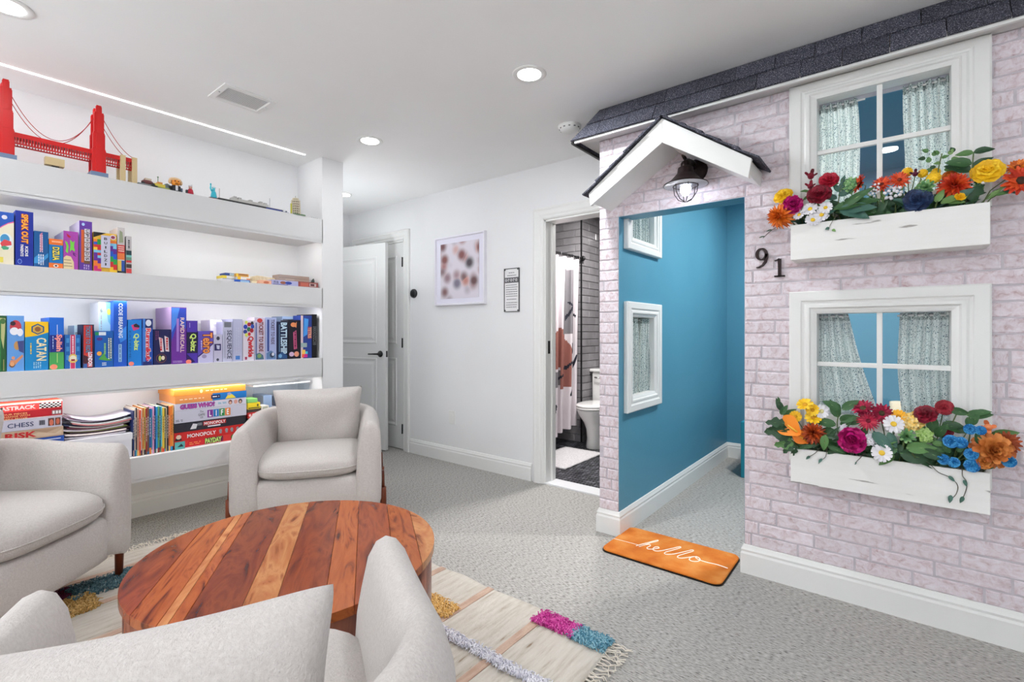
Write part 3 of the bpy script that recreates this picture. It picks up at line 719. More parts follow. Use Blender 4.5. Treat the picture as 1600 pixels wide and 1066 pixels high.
# ================================================================== FURNITURE
def sm01(t): t = max(0, min(1, t)); return t * t * (3 - 2 * t)
def armchair(lab, loc, rotz):
    """barrel armchair, local +y is the front"""
    t = thing('armchair', lab, 'armchair', loc, rotz, 'cream barrel armchairs round the coffee table')
    a, yf, yb, R, z0 = .40, .36, -.34, .33, .135
    path = []
    for i in range(7): path.append((a, yf + (yb + R - yf) * i / 6, 1, 0))
    for i in range(1, 13): g = PI / 2 * i / 12; path.append((a - R + R * math.cos(g), yb + R - R * math.sin(g), math.cos(g), -math.sin(g)))
    for i in range(1, 4): path.append((a - R - (2 * (a - R)) * i / 3, yb, 0, -1))
    for i in range(1, 13): g = PI / 2 * i / 12; path.append((-(a - R) - R * math.sin(g), yb + R - R * math.cos(g), -math.sin(g), -math.cos(g)))
    for i in range(1, 7): path.append((-a, yb + R + (yf - yb - R) * i / 6, -1, 0))
    rings = []
    def ring(px, py, nx, ny, zt, sh=1.0, fy=0.0, mid=.075):
        sec = [(.05, z0), (.012, z0 + .012), (0, z0 + .05), (-.003, .30), (0, zt - .16), (.004, zt - .09), (.018, zt - .04), (.040, zt - .010), (.064, zt), (.088, zt - .010), (.108, zt - .045), (.124, zt - .12), (.134, .47), (.14, .38), (.145, .24), (.15, z0 + .03)]
        out = []
        for o, z in sec:
            o2 = mid + (o - mid) * sh; z2 = z0 + .02 + (z - z0 - .02) * (1 - (1 - sh) * .14) if sh < 1 else z
            out.append((px - nx * o2, py - ny * o2 + fy, z2))
        return out
    def ztop(py): return .645 + .03 * sm01((.30 - py) / .5)
    x, y, nx, ny = path[0]
    for sh, fy in ((.3, .030), (.7, .025), (.92, .013)): rings.append(ring(x, y, nx, ny, ztop(y), sh, fy))
    for x, y, nx, ny in path: rings.append(ring(x, y, nx, ny, ztop(y)))
    for sh, fy in ((.92, .013), (.7, .025), (.3, .030)): rings.append(ring(x, y, nx, ny, ztop(y), sh, fy))
    mb = MB(); k = len(rings[0]); vs = [v for r in rings for v in r]
    fs = [(i * k + j, i * k + (j + 1) % k, (i + 1) * k + (j + 1) % k, (i + 1) * k + j) for i in range(len(rings) - 1) for j in range(k)]
    fs += [tuple(range(k)), tuple((len(rings) - 1) * k + j for j in range(k))]
    mb.add(vs, fs, 0, True)
    # front rail and seat deck, rounded
    def deck(u, v):
        g = 2 * PI * u; n = 5.0; cx, sx = math.cos(g), math.sin(g)
        rr = (abs(cx) ** n + abs(sx) ** n) ** (-1 / n)
        prof = [(.0, z0), (.93, z0), (.985, z0 + .012), (1.0, z0 + .05), (1.0, .28), (.985, .318), (.95, .332), (0, .335)]
        s, z = prof[round(v * 7)]
        return (.365 * s * cx * rr, .035 + .352 * s * sx * rr, z)
    mb.grid(48, 8, deck, cu=True)
    b = mb.build('body', FABRIC, t)
    # seat cushion
    def cush(u, v):
        g = 2 * PI * u; n = 3.6; cx, sx = math.cos(g), math.sin(g); rr = (abs(cx) ** n + abs(sx) ** n) ** (-1 / n)
        ph = -PI / 2 + PI * v; q = max(0, math.cos(ph)) ** .42; zz = math.copysign(abs(math.sin(ph)) ** .8, ph)
        x, y = .312 * q * cx * rr, .065 + .352 * q * sx * rr
        return (x, y, .388 + (.078 if zz > 0 else .066) * zz + .012 * (1 - (x / .3) ** 2) * (zz > 0))
    mb = MB().grid(56, 15, cush, cu=True)
    mb.build('seat_cushion', FABRIC, t)
    pp = []
    for i in range(57):
        g = 2 * PI * i / 56; n = 3.6; cx, sx = math.cos(g), math.sin(g); rr = (abs(cx) ** n + abs(sx) ** n) ** (-1 / n)
        pp.append((.3135 * cx * rr, .065 + .3535 * sx * rr, .391))
    MB().tube(pp, .003, 6, cap=False).build('seat_seam', FABRIC, bpy.data.objects[-1] if False else t)
    for sx in (-1, 1):
        for y in (.305, -.15):
            m = MB(); X = .408 * sx
            m.tube([(X + sx * .002, y, 0), (X + sx * .006, y, .15), (X + sx * .004, y, .235)], [.0155, .019, .019], 10)
            m.tube([(X + sx * .004, y, .23), (X + sx * .001, y, .335)], [.011, .010], 10)
            m.build('leg', LEGWOOD, t)
    return t
def place(base, f, lx, ly, z): r = Vector((f.y, -f.x, 0)); return Vector((base[0], base[1], 0)) + r * lx + f * ly + Vector((0, 0, z))
def fdir(x, y): return Vector((x, y, 0)).normalized()
CH = {'A': ((-2.914, 1.656), fdir(.8146, -.5795)), 'B': ((-2.869, .142), fdir(.77, .64)), 'C': ((-.852, .292), fdir(-.8746, .4848))}
def rz(f): return math.atan2(f.y, f.x) - PI / 2
for k, lab in (('A', 'cream boucle barrel armchair facing the camera beside the far door'), ('B', 'cream boucle barrel armchair along the left edge in front of the shelves'), ('C', 'cream boucle barrel armchair in the foreground seen from behind')):
    b, f = CH[k]; armchair(lab, (b[0], b[1], .002 if k == 'A' else .014), rz(f))
def throw_pillow(k, lab, lx, ly, z, w, h, t, lean, yaw=0, roll=0):
    b, f = CH[k]; p = place(b, f, lx, ly, z)
    o = pillow_mesh(w, h, t, .09, 30).build('back_pillow', FABRIC, None, p, None, weld=True)
    o.rotation_euler = (lean, roll, rz(f) + yaw)
    return tag(o, lab, 'pillow', 'loose cream back pillows')
throw_pillow('A', 'square cream back pillow on the armchair facing the camera', -.02, -.075, .618, .55, .40, .19, -.24, 0, .02)
throw_pillow('B', 'cream back pillow mostly cut off on the left edge armchair', 0, -.13, .645, .54, .40, .19, -.24)
throw_pillow('C', 'cream back pillow seen from behind on the foreground armchair', -.098, -.115, .562, .60, .44, .19, -.24)

# ------------------------------------------------------------------ coffee table
def wood(name, stops, sc=(2.2, 26, 26), rough=.22, dist=2.2, hue=.14): return nmat(name, stops, sc, detail=6, rough=rough, rand=1, hue=hue, dist=dist, spec=.3, bump=.06, bscale=(8, 120, 120))
PL_D = wood('dark_acacia', [(.25, (66, 24, 10)), (.42, (124, 54, 24)), (.58, (144, 68, 32)), (.78, (96, 38, 18))], (3, 12, 12), dist=2.2)
PL_O = wood('orange_acacia', [(.28, (88, 36, 14)), (.42, (156, 78, 34)), (.58, (172, 92, 42)), (.75, (122, 54, 24))], (2.5, 14, 14), dist=3)
PL_L = wood('sapwood_acacia', [(.30, (112, 54, 26)), (.40, (172, 104, 58)), (.6, (194, 132, 80)), (.75, (140, 76, 40))], (2.5, 9, 9), dist=3)
TC = (-1.715, .896); TR = .50; TZ = .385
tb = thing('coffee_table', 'round coffee table of mixed reddish wood planks on a solid drum base', 'table', (TC[0], TC[1], .013), math.radians(145))
offs = [-.5, -.378, -.288, -.262, -.228, -.092, -.003, .132, .216, .338, .43, .5]
pm = [PL_D, PL_O, PL_L, PL_O, PL_D, PL_L, PL_D, PL_O, PL_D, PL_O, PL_L]
H = TZ - .013
for i, m in enumerate(pm):
    # perpendicular offset grows towards local -y
    y0, y1 = -offs[i + 1] + .0006, -offs[i] - .0006
    y0 = max(y0, -.4999); y1 = min(y1, .4999)
    pts = []; n = 18
    for j in range(n + 1): y = y0 + (y1 - y0) * j / n; pts.append((math.sqrt(max(0, TR * TR - y * y)), y))
    for j in range(n + 1): y = y1 + (y0 - y1) * j / n; pts.append((-math.sqrt(max(0, TR * TR - y * y)), y))
    q = [pts[0]]
    for p in pts[1:]:
        if (p[0] - q[-1][0]) ** 2 + (p[1] - q[-1][1]) ** 2 > 1e-8: q.append(p)
    MB().prism(q, 'z', H - .028, H).build('plank', m, tb, bevel=.0009, seg=1)
DRUM = nmat('red_brown_veneer', [(.3, (92, 44, 30)), (.5, (138, 78, 56)), (.7, (156, 96, 72))], (22, 22, 2.5), detail=5, rough=.25, dist=1, spec=.5)
MB().lathe([(.486, .02), (.490, .024), (.490, H - .034), (.486, H - .030), (.001, H - .030)], 80).build('drum', DRUM, tb)
MB().lathe([(.001, 0), (.47, 0), (.47, .021), (.001, .021)], 64).build('plinth', BLACK, tb)

# ------------------------------------------------------------------ rug
rug = thing('rug', 'cream woven rug with colourful shaggy patches under the coffee table', 'rug', (0, 0, 0))
RUGM = nmat('cream_flatweave', [(.24, (140, 120, 102)), (.32, (180, 171, 158)), (.5, (194, 187, 177)), (.75, (203, 197, 188))], (60, 8, 60), detail=4, rough=.95, bump=.8, bscale=(120, 40, 120), bdist=.004)
RX0, RX1, RY0, RY1 = -3.18, -.82, -.30, 1.668
rnd = random.Random(5)
mb = MB().grid(90, 60, lambda u, v: (RX0 + (RX1 - RX0) * u + (.006 * math.sin(v * 31) if u in (0, 1) else 0), RY0 + (RY1 - RY0) * v + (.006 * math.sin(u * 40) if v in (0, 1) else 0), .0105 + .0015 * math.sin(u * 61 + v * 5) * math.sin(v * 45)))
o = mb.build('woven_field', RUGM, rug); s = o.modifiers.new('s', 'SOLIDIFY'); s.thickness = .009; s.offset = -1
ST = nmat('tan_stripe', [(.3, (176, 146, 128)), (.7, (198, 172, 154))], (60, 12, 60), rough=.95, bump=.6, bscale=(120, 120, 120))
for k in range(7):
    x = -1.13 - .31 * k + (.002 * k)
    bx(x - .017, RY0 + .02, .009, x + .017, RY1 - .004, .0135).build('stripe', ST, rug)
def tufts(name, cols, x0, x1, y0, y1, n, ln, parent, seed):
    rnd = random.Random(seed); mb = MB()
    for i in range(n):
        x, y = rnd.uniform(x0, x1), rnd.uniform(y0, y1); a = rnd.uniform(0, 2 * PI); l = ln * rnd.uniform(.6, 1.2)
        dx, dy = math.cos(a) * l * .8, math.sin(a) * l * .8
        p0 = Vector((x, y, .009)); p1 = Vector((x + dx * .4, y + dy * .4, .012 + l * .55)); p2 = Vector((x + dx, y + dy, .012 + l * .35))
        mb.tube([p0, p1, p2], [.0026, .0026, .0014], 4, rnd.randrange(len(cols)), cap=False)
    return stuff(mb.build(name, cols, parent))
def yarn(*c): return [mat(x, .95, 0, .1) for x in c]
tufts('tuft_patch', yarn((200, 70, 150), (176, 52, 128), (214, 100, 168)), -1.145, -.965, 1.575, 1.66, 620, .022, rug, 1)['label'] = 'shaggy pink patch'
tufts('tuft_patch', yarn((110, 158, 176), (80, 128, 148), (140, 180, 192)), -.975, -.83, 1.575, 1.66, 520, .022, rug, 2)['label'] = 'shaggy pale blue patch'
tufts('tuft_patch', yarn((222, 180, 112), (206, 160, 90), (234, 198, 138)), -1.60, -1.43, 1.36, 1.46, 520, .022, rug, 3)['label'] = 'shaggy yellow patch beside the table'
tufts('tuft_ridge', yarn((214, 212, 220), (196, 194, 206), (226, 224, 230)), -1.48, -.80, 1.285, 1.325, 1300, .022, rug, 4)['label'] = 'long shaggy white ridge'
tufts('tuft_patch', yarn((22, 22, 24), (40, 40, 42)), -1.56, -1.36, 1.20, 1.28, 420, .02, rug, 5)['label'] = 'shaggy black patch'
tufts('tuft_patch', yarn((84, 112, 120), (62, 92, 102), (106, 132, 138)), -2.93, -2.76, .46, .73, 760, .024, rug, 6)['label'] = 'shaggy slate blue patch by the left armchair'
tufts('tuft_patch', yarn((112, 48, 72), (92, 36, 60)), -2.93, -2.80, .36, .47, 380, .024, rug, 7)['label'] = 'shaggy plum patch'
tufts('tuft_patch', yarn((188, 150, 92), (166, 128, 72), (204, 168, 110)), -2.80, -2.62, .40, .53, 520, .024, rug, 8)['label'] = 'shaggy ochre patch'
mb = MB(); rnd = random.Random(9)
for xe, sg in ((RX0, -1), (RX1, 1)):
    y = RY0
    while y < RY1:
        pts = [(xe - sg * .01, y, .008)]
        for j in range(1, 5): pts.append((xe + sg * .016 * j + rnd.uniform(-.006, .006), y + rnd.uniform(-.014, .014), .006 + rnd.uniform(0, .008)))
        mb.tube(pts, .0022, 4, cap=False); y += rnd.uniform(.007, .014)
stuff(mb.build('fringe', yarn((222, 214, 202)), rug))
# ------------------------------------------------------------------ door mat with hello
dm = thing('doormat', 'orange doormat with white handwriting in front of the playhouse doorway', 'doormat', (-.937, 2.515, .001))
def rrect(w, d, r, n=8):
    p = []
    for cx, cy, a0 in ((w / 2 - r, d / 2 - r, 0), (-w / 2 + r, d / 2 - r, 90), (-w / 2 + r, -d / 2 + r, 180), (w / 2 - r, -d / 2 + r, 270)):
        for i in range(n + 1): a = math.radians(a0 + 90 * i / n); p.append((cx + r * math.cos(a), cy + r * math.sin(a)))
    return p
MB().prism(rrect(.618, .378, .045), 'z', 0, .004).build('rubber_base', BLACK, dm)
MB().prism(rrect(.610, .370, .042), 'z', .004, .016).build('pile', nmat('orange_pile', [(.28, (190, 96, 28)), (.5, (208, 120, 44)), (.72, (220, 146, 74))], (9, 9, 9), rough=.9, bump=.4, bscale=(220, 220, 220)), dm, bevel=.006, seg=3)
HL = [[(-.30, -.035), (-.22, -.03), (-.16, -.028)],
      [(-.165, -.045), (-.135, .02), (-.105, .082), (-.098, .088), (-.098, .075), (-.12, .03), (-.148, -.045), (-.135, -.012), (-.115, .012), (-.105, .0), (-.11, -.03), (-.098, -.042), (-.08, -.03), (-.066, -.012), (-.058, .004), (-.068, .012), (-.08, -.005), (-.078, -.03), (-.06, -.040), (-.04, -.025), (-.012, .02), (.018, .075), (.026, .085), (.03, .072), (.01, .025), (-.012, -.02), (-.01, -.04), (.006, -.040), (.03, -.015), (.06, .035), (.085, .08), (.094, .086), (.095, .07), (.072, .02), (.055, -.02), (.058, -.04), (.075, -.038), (.098, -.012), (.12, .018), (.14, .022), (.128, .024), (.112, .0), (.112, -.026), (.13, -.036), (.152, -.022), (.156, .004), (.142, .022), (.13, .014), (.15, .0), (.19, -.004), (.24, .002), (.29, -.004)]]
mb = MB()
def smooth_path(P, n=5):
    out = []
    for i in range(len(P) - 1):
        p0, p1, p2, p3 = [Vector(P[max(0, min(len(P) - 1, i + k))]) for k in (-1, 0, 1, 2)]
        for j in range(n):
            t = j / n; out.append(.5 * (2 * p1 + (p2 - p0) * t + (2 * p0 - 5 * p1 + 4 * p2 - p3) * t * t + (3 * p1 - p0 - 3 * p2 + p3) * t ** 3))
    return out + [Vector(P[-1])]
for i, P in enumerate(HL):
    mb.tube([(p.x, p.y * 1.05, .0158) for p in smooth_path(P)], .0016 if i == 0 else .0028, 6)
mb.build('lettering', mat((250, 240, 226), .8), dm)

# ------------------------------------------------------------------ things on the back wall
t = thing('thermostat', 'small round black thermostat on the white wall by the door', 'thermostat', (-3.645, YB, 1.538))
RXm = Matrix.Rotation(PI / 2, 4, 'X')
MB().lathe([(.001, .022), (.036, .022), (.042, .018), (.044, .004), (.042, 0)], 32, X=RXm).build('dial', mat((48, 48, 50), .35), t)
MB().lathe([(.001, .0225), (.03, .0225), (.031, .022)], 32, X=RXm).build('display', mat((18, 18, 20), .12), t)
pf = thing('picture_frame', 'white framed blurry print of red and brown shapes on the back wall', 'picture', (-3.022, YB, 1.715))
mb = MB(); sweep_frame(mb, -.305, -.308, .305, .308, [(0, 0), (0, .034), (.012, .036), (.016, .028), (.018, .02)]); mb.build('frame', mat((232, 230, 238), .4), pf)
bx(-.29, -.020, -.293, .29, -.015, .293).build('mat_board', mat((224, 222, 236), .6), pf)
ART = bpy.data.materials.new('blurred_print'); ART.use_nodes = True; nt = ART.node_tree; N = nt.nodes; L = nt.links; b = N['Principled BSDF']
tc = N.new('ShaderNodeTexCoord'); vo = N.new('ShaderNodeTexVoronoi'); vo.feature = 'SMOOTH_F1'; vo.inputs['Scale'].default_value = 8.5; vo.inputs['Smoothness'].default_value = .35
L.new(tc.outputs['Object'], vo.inputs['Vector'])
mr = N.new('ShaderNodeMapRange'); mr.interpolation_type = 'SMOOTHSTEP'; mr.inputs['From Min'].default_value = .14; mr.inputs['From Max'].default_value = .66; mr.inputs['To Min'].default_value = .95; mr.inputs['To Max'].default_value = .0
L.new(vo.outputs['Distance'], mr.inputs['Value'])
sx = N.new('ShaderNodeSeparateColor'); L.new(vo.outputs['Color'], sx.inputs[0])
cr = N.new('ShaderNodeValToRGB'); e = cr.color_ramp.elements; e[0].position = .15; e[0].color = S(60, 48, 56); e[1].position = .9; e[1].color = S(150, 128, 140)
for p, c in ((.35, (150, 70, 58)), (.5, (92, 50, 46)), (.65, (196, 122, 100)), (.78, (112, 106, 126))): q = e.new(p); q.color = S(*c)
L.new(sx.outputs[0], cr.inputs[0])
mx = N.new('ShaderNodeMix'); mx.data_type = 'RGBA'; L.new(mr.outputs[0], mx.inputs[0]); mx.inputs[6].default_value = S(214, 208, 218); L.new(cr.outputs[0], mx.inputs[7]); L.new(mx.outputs[2], b.inputs['Base Color'])
bx(-.235, -.0225, -.25, .235, -.0195, .245).build('print', ART, pf)
sg = thing('wall_sign', 'narrow white sign with dark rim and small print on the back wall', 'sign', (-2.444, YB, 1.508))
mb = MB(); sweep_frame(mb, -.077, -.176, .077, .176, [(0, 0), (0, .012), (.004, .012), (.005, .006)]); mb.build('rim', mat((84, 82, 84), .5), sg)
bx(-.073, -.007, -.172, .073, 0, .172).build('face', mat((232, 231, 232), .6), sg)
INK = mat((104, 102, 106), .8)
bx(-.069, -.009, .058, .069, -.006, .102).build('dark_band', INK, sg)
mb = MB(); rnd = random.Random(2)
for i in range(5): x = -.055 + i * .026; mb.tube([(x + .007 * math.cos(k), -.0095, .080 + .010 * math.sin(k)) for k in [j * 2 * PI / 8 for j in range(7 if i % 2 else 9)]], .0022, 5)
mb.build('symbol', mat((225, 224, 226), .7), sg)
mb = MB()
for z, nn, hw in [(.140, 3, .03), (.118, 5, .045)] + [(.040 - .018 * i, 7, .058) for i in range(6)] + [(-.075, 6, .05)] + [(-.102 - .018 * i, 7, .056) for i in range(3)]:
    x = -hw
    while x < hw - .004:
        wd = rnd.uniform(.006, .016); mb.box(x, -.0085, z - .0026, min(x + wd, hw), -.0068, z + .0026); x += wd + .004
mb.build('print', INK, sg)
for a in (-.066, .066):
    for b in (-.165, .165): MB().lathe([(.001, .015), (.005, .014), (.006, .011)], 10, X=Matrix.Translation((a, 0, b)) @ RXm).build('bolt', BLACK, sg)
sw = thing('wall_switch', 'white blank wall plate low on the back wall', 'switch', (-3.13, YB, .403))
bx(-.04, -.006, -.06, .04, 0, .06).build('plate', TRIM, sw, bevel=.003); bx(-.017, -.010, -.033, .017, -.006, .033).build('rocker', TRIM, sw, bevel=.002)

# ================================================================== GAMES, BOOKS
def decorate(o, W, H, items, tilt=0):
    """print on the front face (local x = 0 plane, y right, z up); fractions of the face"""
    cols = []; mb = MB(); tmb = MB(); tcols = []
    def ci(c, lst):
        if c not in lst: lst.append(c)
        return lst.index(c)
    if any(i[0] != 't' for i in items):
        cols.append(None); mb.add([(.0002, 0, 0), (.0002, W, 0), (.0002, W, H), (.0002, 0, H)], [(0, 1, 2, 3)], 0)
    lay = .0004
    items = [(i[:4] + (i[4] * 1.14, min(i[5] * 1.05, .96)) + i[6:7] + i[7:8] + (i[8] + .012,) + i[9:]) if i[0] == 't' and i[6] and i[2] > .3 else i for i in items]
    for it in items:
        k = it[0]; c = it[-1] if k != 't' else None
        if k == 'r':
            _, u0, v0, u1, v1, c = it; i = ci(c, cols)
            mb.add([(lay, u0 * W, v0 * H), (lay, u1 * W, v0 * H), (lay, u1 * W, v1 * H), (lay, u0 * W, v1 * H)], [(0, 1, 2, 3)], i)
        elif k == 'p':
            _, P, c = it; i = ci(c, cols); mb.add([(lay, u * W, v * H) for u, v in P], [tuple(range(len(P)))], i)
        elif k == 'e':
            _, cu, cv, ru, rv, c = it; i = ci(c, cols)
            mb.add([(lay, (cu + ru * math.cos(2 * PI * j / 20)) * W, (cv + rv * math.sin(2 * PI * j / 20)) * H) for j in range(20)], [tuple(range(20))], i)
        elif k == 't':
            # ('t', string, cu, cv, wu, hv, vertical, colour, weight[, outline colour]) - wu, hv: extent along u and v
            _, s, cu, cv, wu, hv, vert, c, off = it[:9]; oc = it[9] if len(it) > 9 else None
            for cc, oo, la in (((oc, off + .06, lay + .0003),) if oc else ()) + ((c, off, lay + .0007),):
                i = ci(cc, tcols)
                if vert: text_into(tmb, s, 0, 0, hv * H, wu * W, lambda x, y: (la, cu * W + y, cv * H - x), oo, i)
                else: text_into(tmb, s, 0, 0, wu * W, hv * H, lambda x, y: (la, cu * W + x, cv * H + y), oo, i)
        lay += .00018
    if mb.f: mb.build('spine_print', [o.data.materials[0] if c is None else mat(c, .5) for c in cols], o)
    if tmb.f: tmb.build('title_lettering', [mat(c, .5) for c in tcols], o)
def bars(u0, u1, v0, v1, n, c, vert=True, seed=0):
    """illegible small print as short dashes, in n lines"""
    rnd = random.Random(seed); out = []
    for i in range(n):
        if vert:
            a = u0 + (u1 - u0) * (i + .2) / n; b = u0 + (u1 - u0) * (i + .75) / n; v = v1
            while v > v0 + .005: L = min(rnd.uniform(.02, .07), v - v0); out.append(('r', a, v - L, b, v, c)); v -= L + .015
        else:
            a = v1 - (v1 - v0) * (i + .75) / n; b = v1 - (v1 - v0) * (i + .2) / n; u = u0
            while u < u1 - .005: L = min(rnd.uniform(.03, .08), u1 - u); out.append(('r', u, a, u + L, b, c)); u += L + .02
    return out
def game(px0, px1, pyt, zb, body, items, lab, group, depth=.24, X=-3.335, side=None, zt=None, name='board_game_box', cat='game box', top=None):
    y0, y1 = onX(px0, 500, X).y, onX(px1, 500, X).y
    if zt is None: zt = onX((px0 + px1) / 2, pyt, X).z
    W, H = y1 - y0 - .0012, zt - zb
    depth = min(depth, X + 3.645)
    mb = bx(-depth, 0, 0, 0, W, H)
    m = [mat(body, .5)]
    if side: m.append(mat(side, .5)); mb.m = [1, 1, 1, 0, 1, 1]
    o = mb.build(name, m, None, (X, y0, zb + .0008), bevel=.0012, seg=1)
    tag(o, lab, cat, group); decorate(o, W, H, items)
    return o
Z2, Z3, Z1 = 1.4895, .979, .472
G2, G3 = 'game boxes on the middle shelf', 'game boxes in the long row'
WH = (240, 238, 240)
game(-16, 22.3, 331, Z2, (235, 226, 200), [('p', [(0, 1), (1, 1), (1, .84), (.75, .80), (.5, .73), (.2, .62), (0, .5)], (32, 84, 178)), ('p', [(1, .84), (.75, .80), (.5, .73), (.2, .62), (0, .5), (0, .48), (.2, .60), (.5, .71), (.75, .78), (1, .815)], (226, 90, 150)),
     ('e', .66, .44, .30, .16, (232, 238, 236)), ('e', .62, .48, .2, .10, (70, 150, 200)), ('p', [(.42, .40), (.6, .48), (.88, .45), (.9, .38), (.7, .36), (.5, .33)], (214, 70, 76)), ('p', [(.45, .33), (.6, .36), (.8, .33), (.75, .29), (.55, .28)], (70, 160, 120)), ('e', .6, .90, .12, .04, (226, 222, 235)), ('r', .1, .04, .55, .14, (232, 214, 90))] ,
     'cream and blue game box with a rainbow disc, first on the middle shelf', G2)
game(24, 52.6, 330.5, Z2, (20, 44, 150), [('t', 'SPEAK OUT', .52, .68, .30, .50, True, (250, 176, 60), .02, (170, 30, 40)), ('t', 'KIDS', .62, .27, .14, .17, True, WH, .02), ('t', 'VS', .62, .20, .08, .03, False, WH, .01), ('t', 'PARENTS', .36, .28, .14, .2, True, WH, .02), ('e', .24, .08, .12, .045, (120, 150, 220)), ('e', .24, .08, .09, .034, (30, 60, 170))],
     'tallest royal blue game box with orange yellow title on the middle shelf', G2)
game(53.2, 76, 362, Z2, (14, 88, 150), [('p', [(0, .25), (.3, .35), (.6, .28), (1, .42), (1, .30), (.5, .12), (0, .1)], (60, 150, 210)), ('p', [(.4, .92), (.58, .98), (.62, .5), (.46, .44)], (196, 120, 150))] + bars(.36, .64, .42, .9, 2, (226, 196, 210), True, 4) + bars(.25, .7, .06, .36, 3, (214, 228, 240), True, 5),
     'deep sky blue game box with pinkish lettering beside the tallest blue box', G2)
game(76.4, 98.8, 374, Z2, (22, 118, 186), [('r', 0, .80, 1, 1, (234, 116, 40)), ('r', 0, 0, 1, .18, (234, 116, 40)), ('t', 'DZUA', .50, .50, .40, .42, True, (240, 226, 90), .02, (20, 40, 70)), ('e', .5, .09, .18, .05, (240, 226, 214)), ('e', .5, .09, .10, .03, (60, 50, 50))] + bars(.2, .9, .86, .95, 1, (250, 200, 160), False, 1),
     'low orange and blue game box with small yellow lettering', G2, depth=.20)
game(99.2, 122.6, 362, Z2, (168, 66, 166), [('p', [(0, 0), (.72, 0), (.7, .2), (.5, .34), (.2, .36), (0, .3)], (226, 206, 160)), ('r', .04, .24, .5, .252, (90, 60, 60)), ('r', .02, .16, .55, .172, (90, 60, 60)), ('r', .02, .08, .6, .092, (90, 60, 60)), ('p', [(.45, .78), (.62, .72), (.75, .76), (.7, .6), (.78, .48), (.55, .52), (.42, .46), (.46, .62)], (120, 214, 70)), ('p', [(.1, .74), (.26, .70), (.34, .6), (.3, .42), (.14, .46), (.2, .6)], (120, 214, 70)), ('p', [(.2, .94), (.5, .86), (.6, .90), (.4, .82), (.25, .86)], (190, 30, 50)), ('p', [(.62, .46), (.95, .40), (.7, .42), (.9, .34), (.66, .38)], (90, 30, 110))],
     'magenta game box with green bubble lettering and a cream hand', G2, side=(206, 196, 216))
game(124, 144.3, 346, Z2, (94, 52, 152), [('r', .14, .16, .36, .82, (206, 92, 40)), ('r', .36, .14, .84, .84, (120, 84, 60)), ('e', .3, .93, .12, .03, (170, 200, 240))] +
     [('r', .40, .765 - .094 * i, .82, .845 - .094 * i, (222, 216, 224)) for i in range(7)] + [('t', c, .61, .805 - .094 * i, .20, .05, True, (40, 36, 44), .01) for i, c in enumerate('UPWORDS')] + bars(.3, .8, .03, .12, 3, (190, 170, 220), True, 3),
     'tall violet game box with a rack of white letter tiles', G2, side=(200, 190, 214))
col8 = [(30, 90, 200), (44, 160, 70), (206, 40, 44), (232, 120, 40), (96, 40, 150), (120, 190, 220), (240, 196, 50), (200, 40, 120)]
cells = [3, 1, 0, 1, 2, 2, 6, 2, 5, 5, 4, 2, 4, 5, 4, 4, 3, 4, 3, 3, 7, 3, 7, 7]; cells2 = [3, 3, 5, 5, 4, 5, 4, 4, 0, 4, 0, 0, 1, 0, 1, 1, 2, 1, 2, 2, 6, 2, 6, 6]
it = [('p', [(0, 1), (.55, 1), (0, .86)], (24, 24, 26)), ('e', .84, .91, .13, .06, (226, 214, 226)), ('e', .84, .91, .09, .04, (150, 60, 90))]
for i in range(12):
    for j in range(2):
        it.append(('r', .16 * j, .82 - .068 * (i + 1), .16 * (j + 1), .82 - .068 * i, col8[cells[i * 2 + j]])); it.append(('r', .68 + .16 * j, .82 - .068 * (i + 1), .68 + .16 * (j + 1), .82 - .068 * i, col8[cells2[i * 2 + j]]))
it += [('r', .30, .11, .70, .93, (206, 204, 226))] + [('t', c, .50, .845 - .108 * i, .13 if c != 'I' else .04, .062, False, (24, 24, 30), .015) for i, c in enumerate('BUILDZI')]
game(146, 182.6, 364.5, Z2, (226, 180, 60), it, 'square coloured block game box with a lilac title panel', G2, depth=.2)
game(183.4, 195.2, 356, Z2, (196, 190, 190), [('r', 0, .44, 1, .62, (206, 50, 50)), ('r', 0, .30, 1, .44, (226, 120, 60)), ('r', 0, .05, .55, .28, (226, 190, 80)), ('r', .55, .05, 1, .28, (40, 80, 160)), ('r', 0, 0, 1, .05, (22, 22, 24)), ('p', [(.2, .66), (.8, .68), (.7, .9), (.3, .94)], (150, 160, 130))] + bars(.1, .9, .46, .60, 3, (240, 220, 210), False, 8),
     'narrow grey, red and blue game box near the row end on the middle shelf', G2, depth=.16)
game(197.2, 206, 369.5, Z2, (188, 184, 186), [('r', 0, .50, 1, .62, (24, 60, 66)), ('r', 0, .44, 1, .50, (120, 190, 180)), ('r', 0, .30, 1, .36, (196, 50, 54)), ('r', 0, .36, 1, .44, (100, 140, 120)), ('r', 0, .16, 1, .26, (60, 50, 50)), ('r', 0, .02, 1, .14, (196, 60, 60))] + bars(.2, .8, .66, .9, 1, (90, 90, 96), True, 9),
     'narrowest striped grey game box ending the row on the middle shelf', G2, depth=.14)
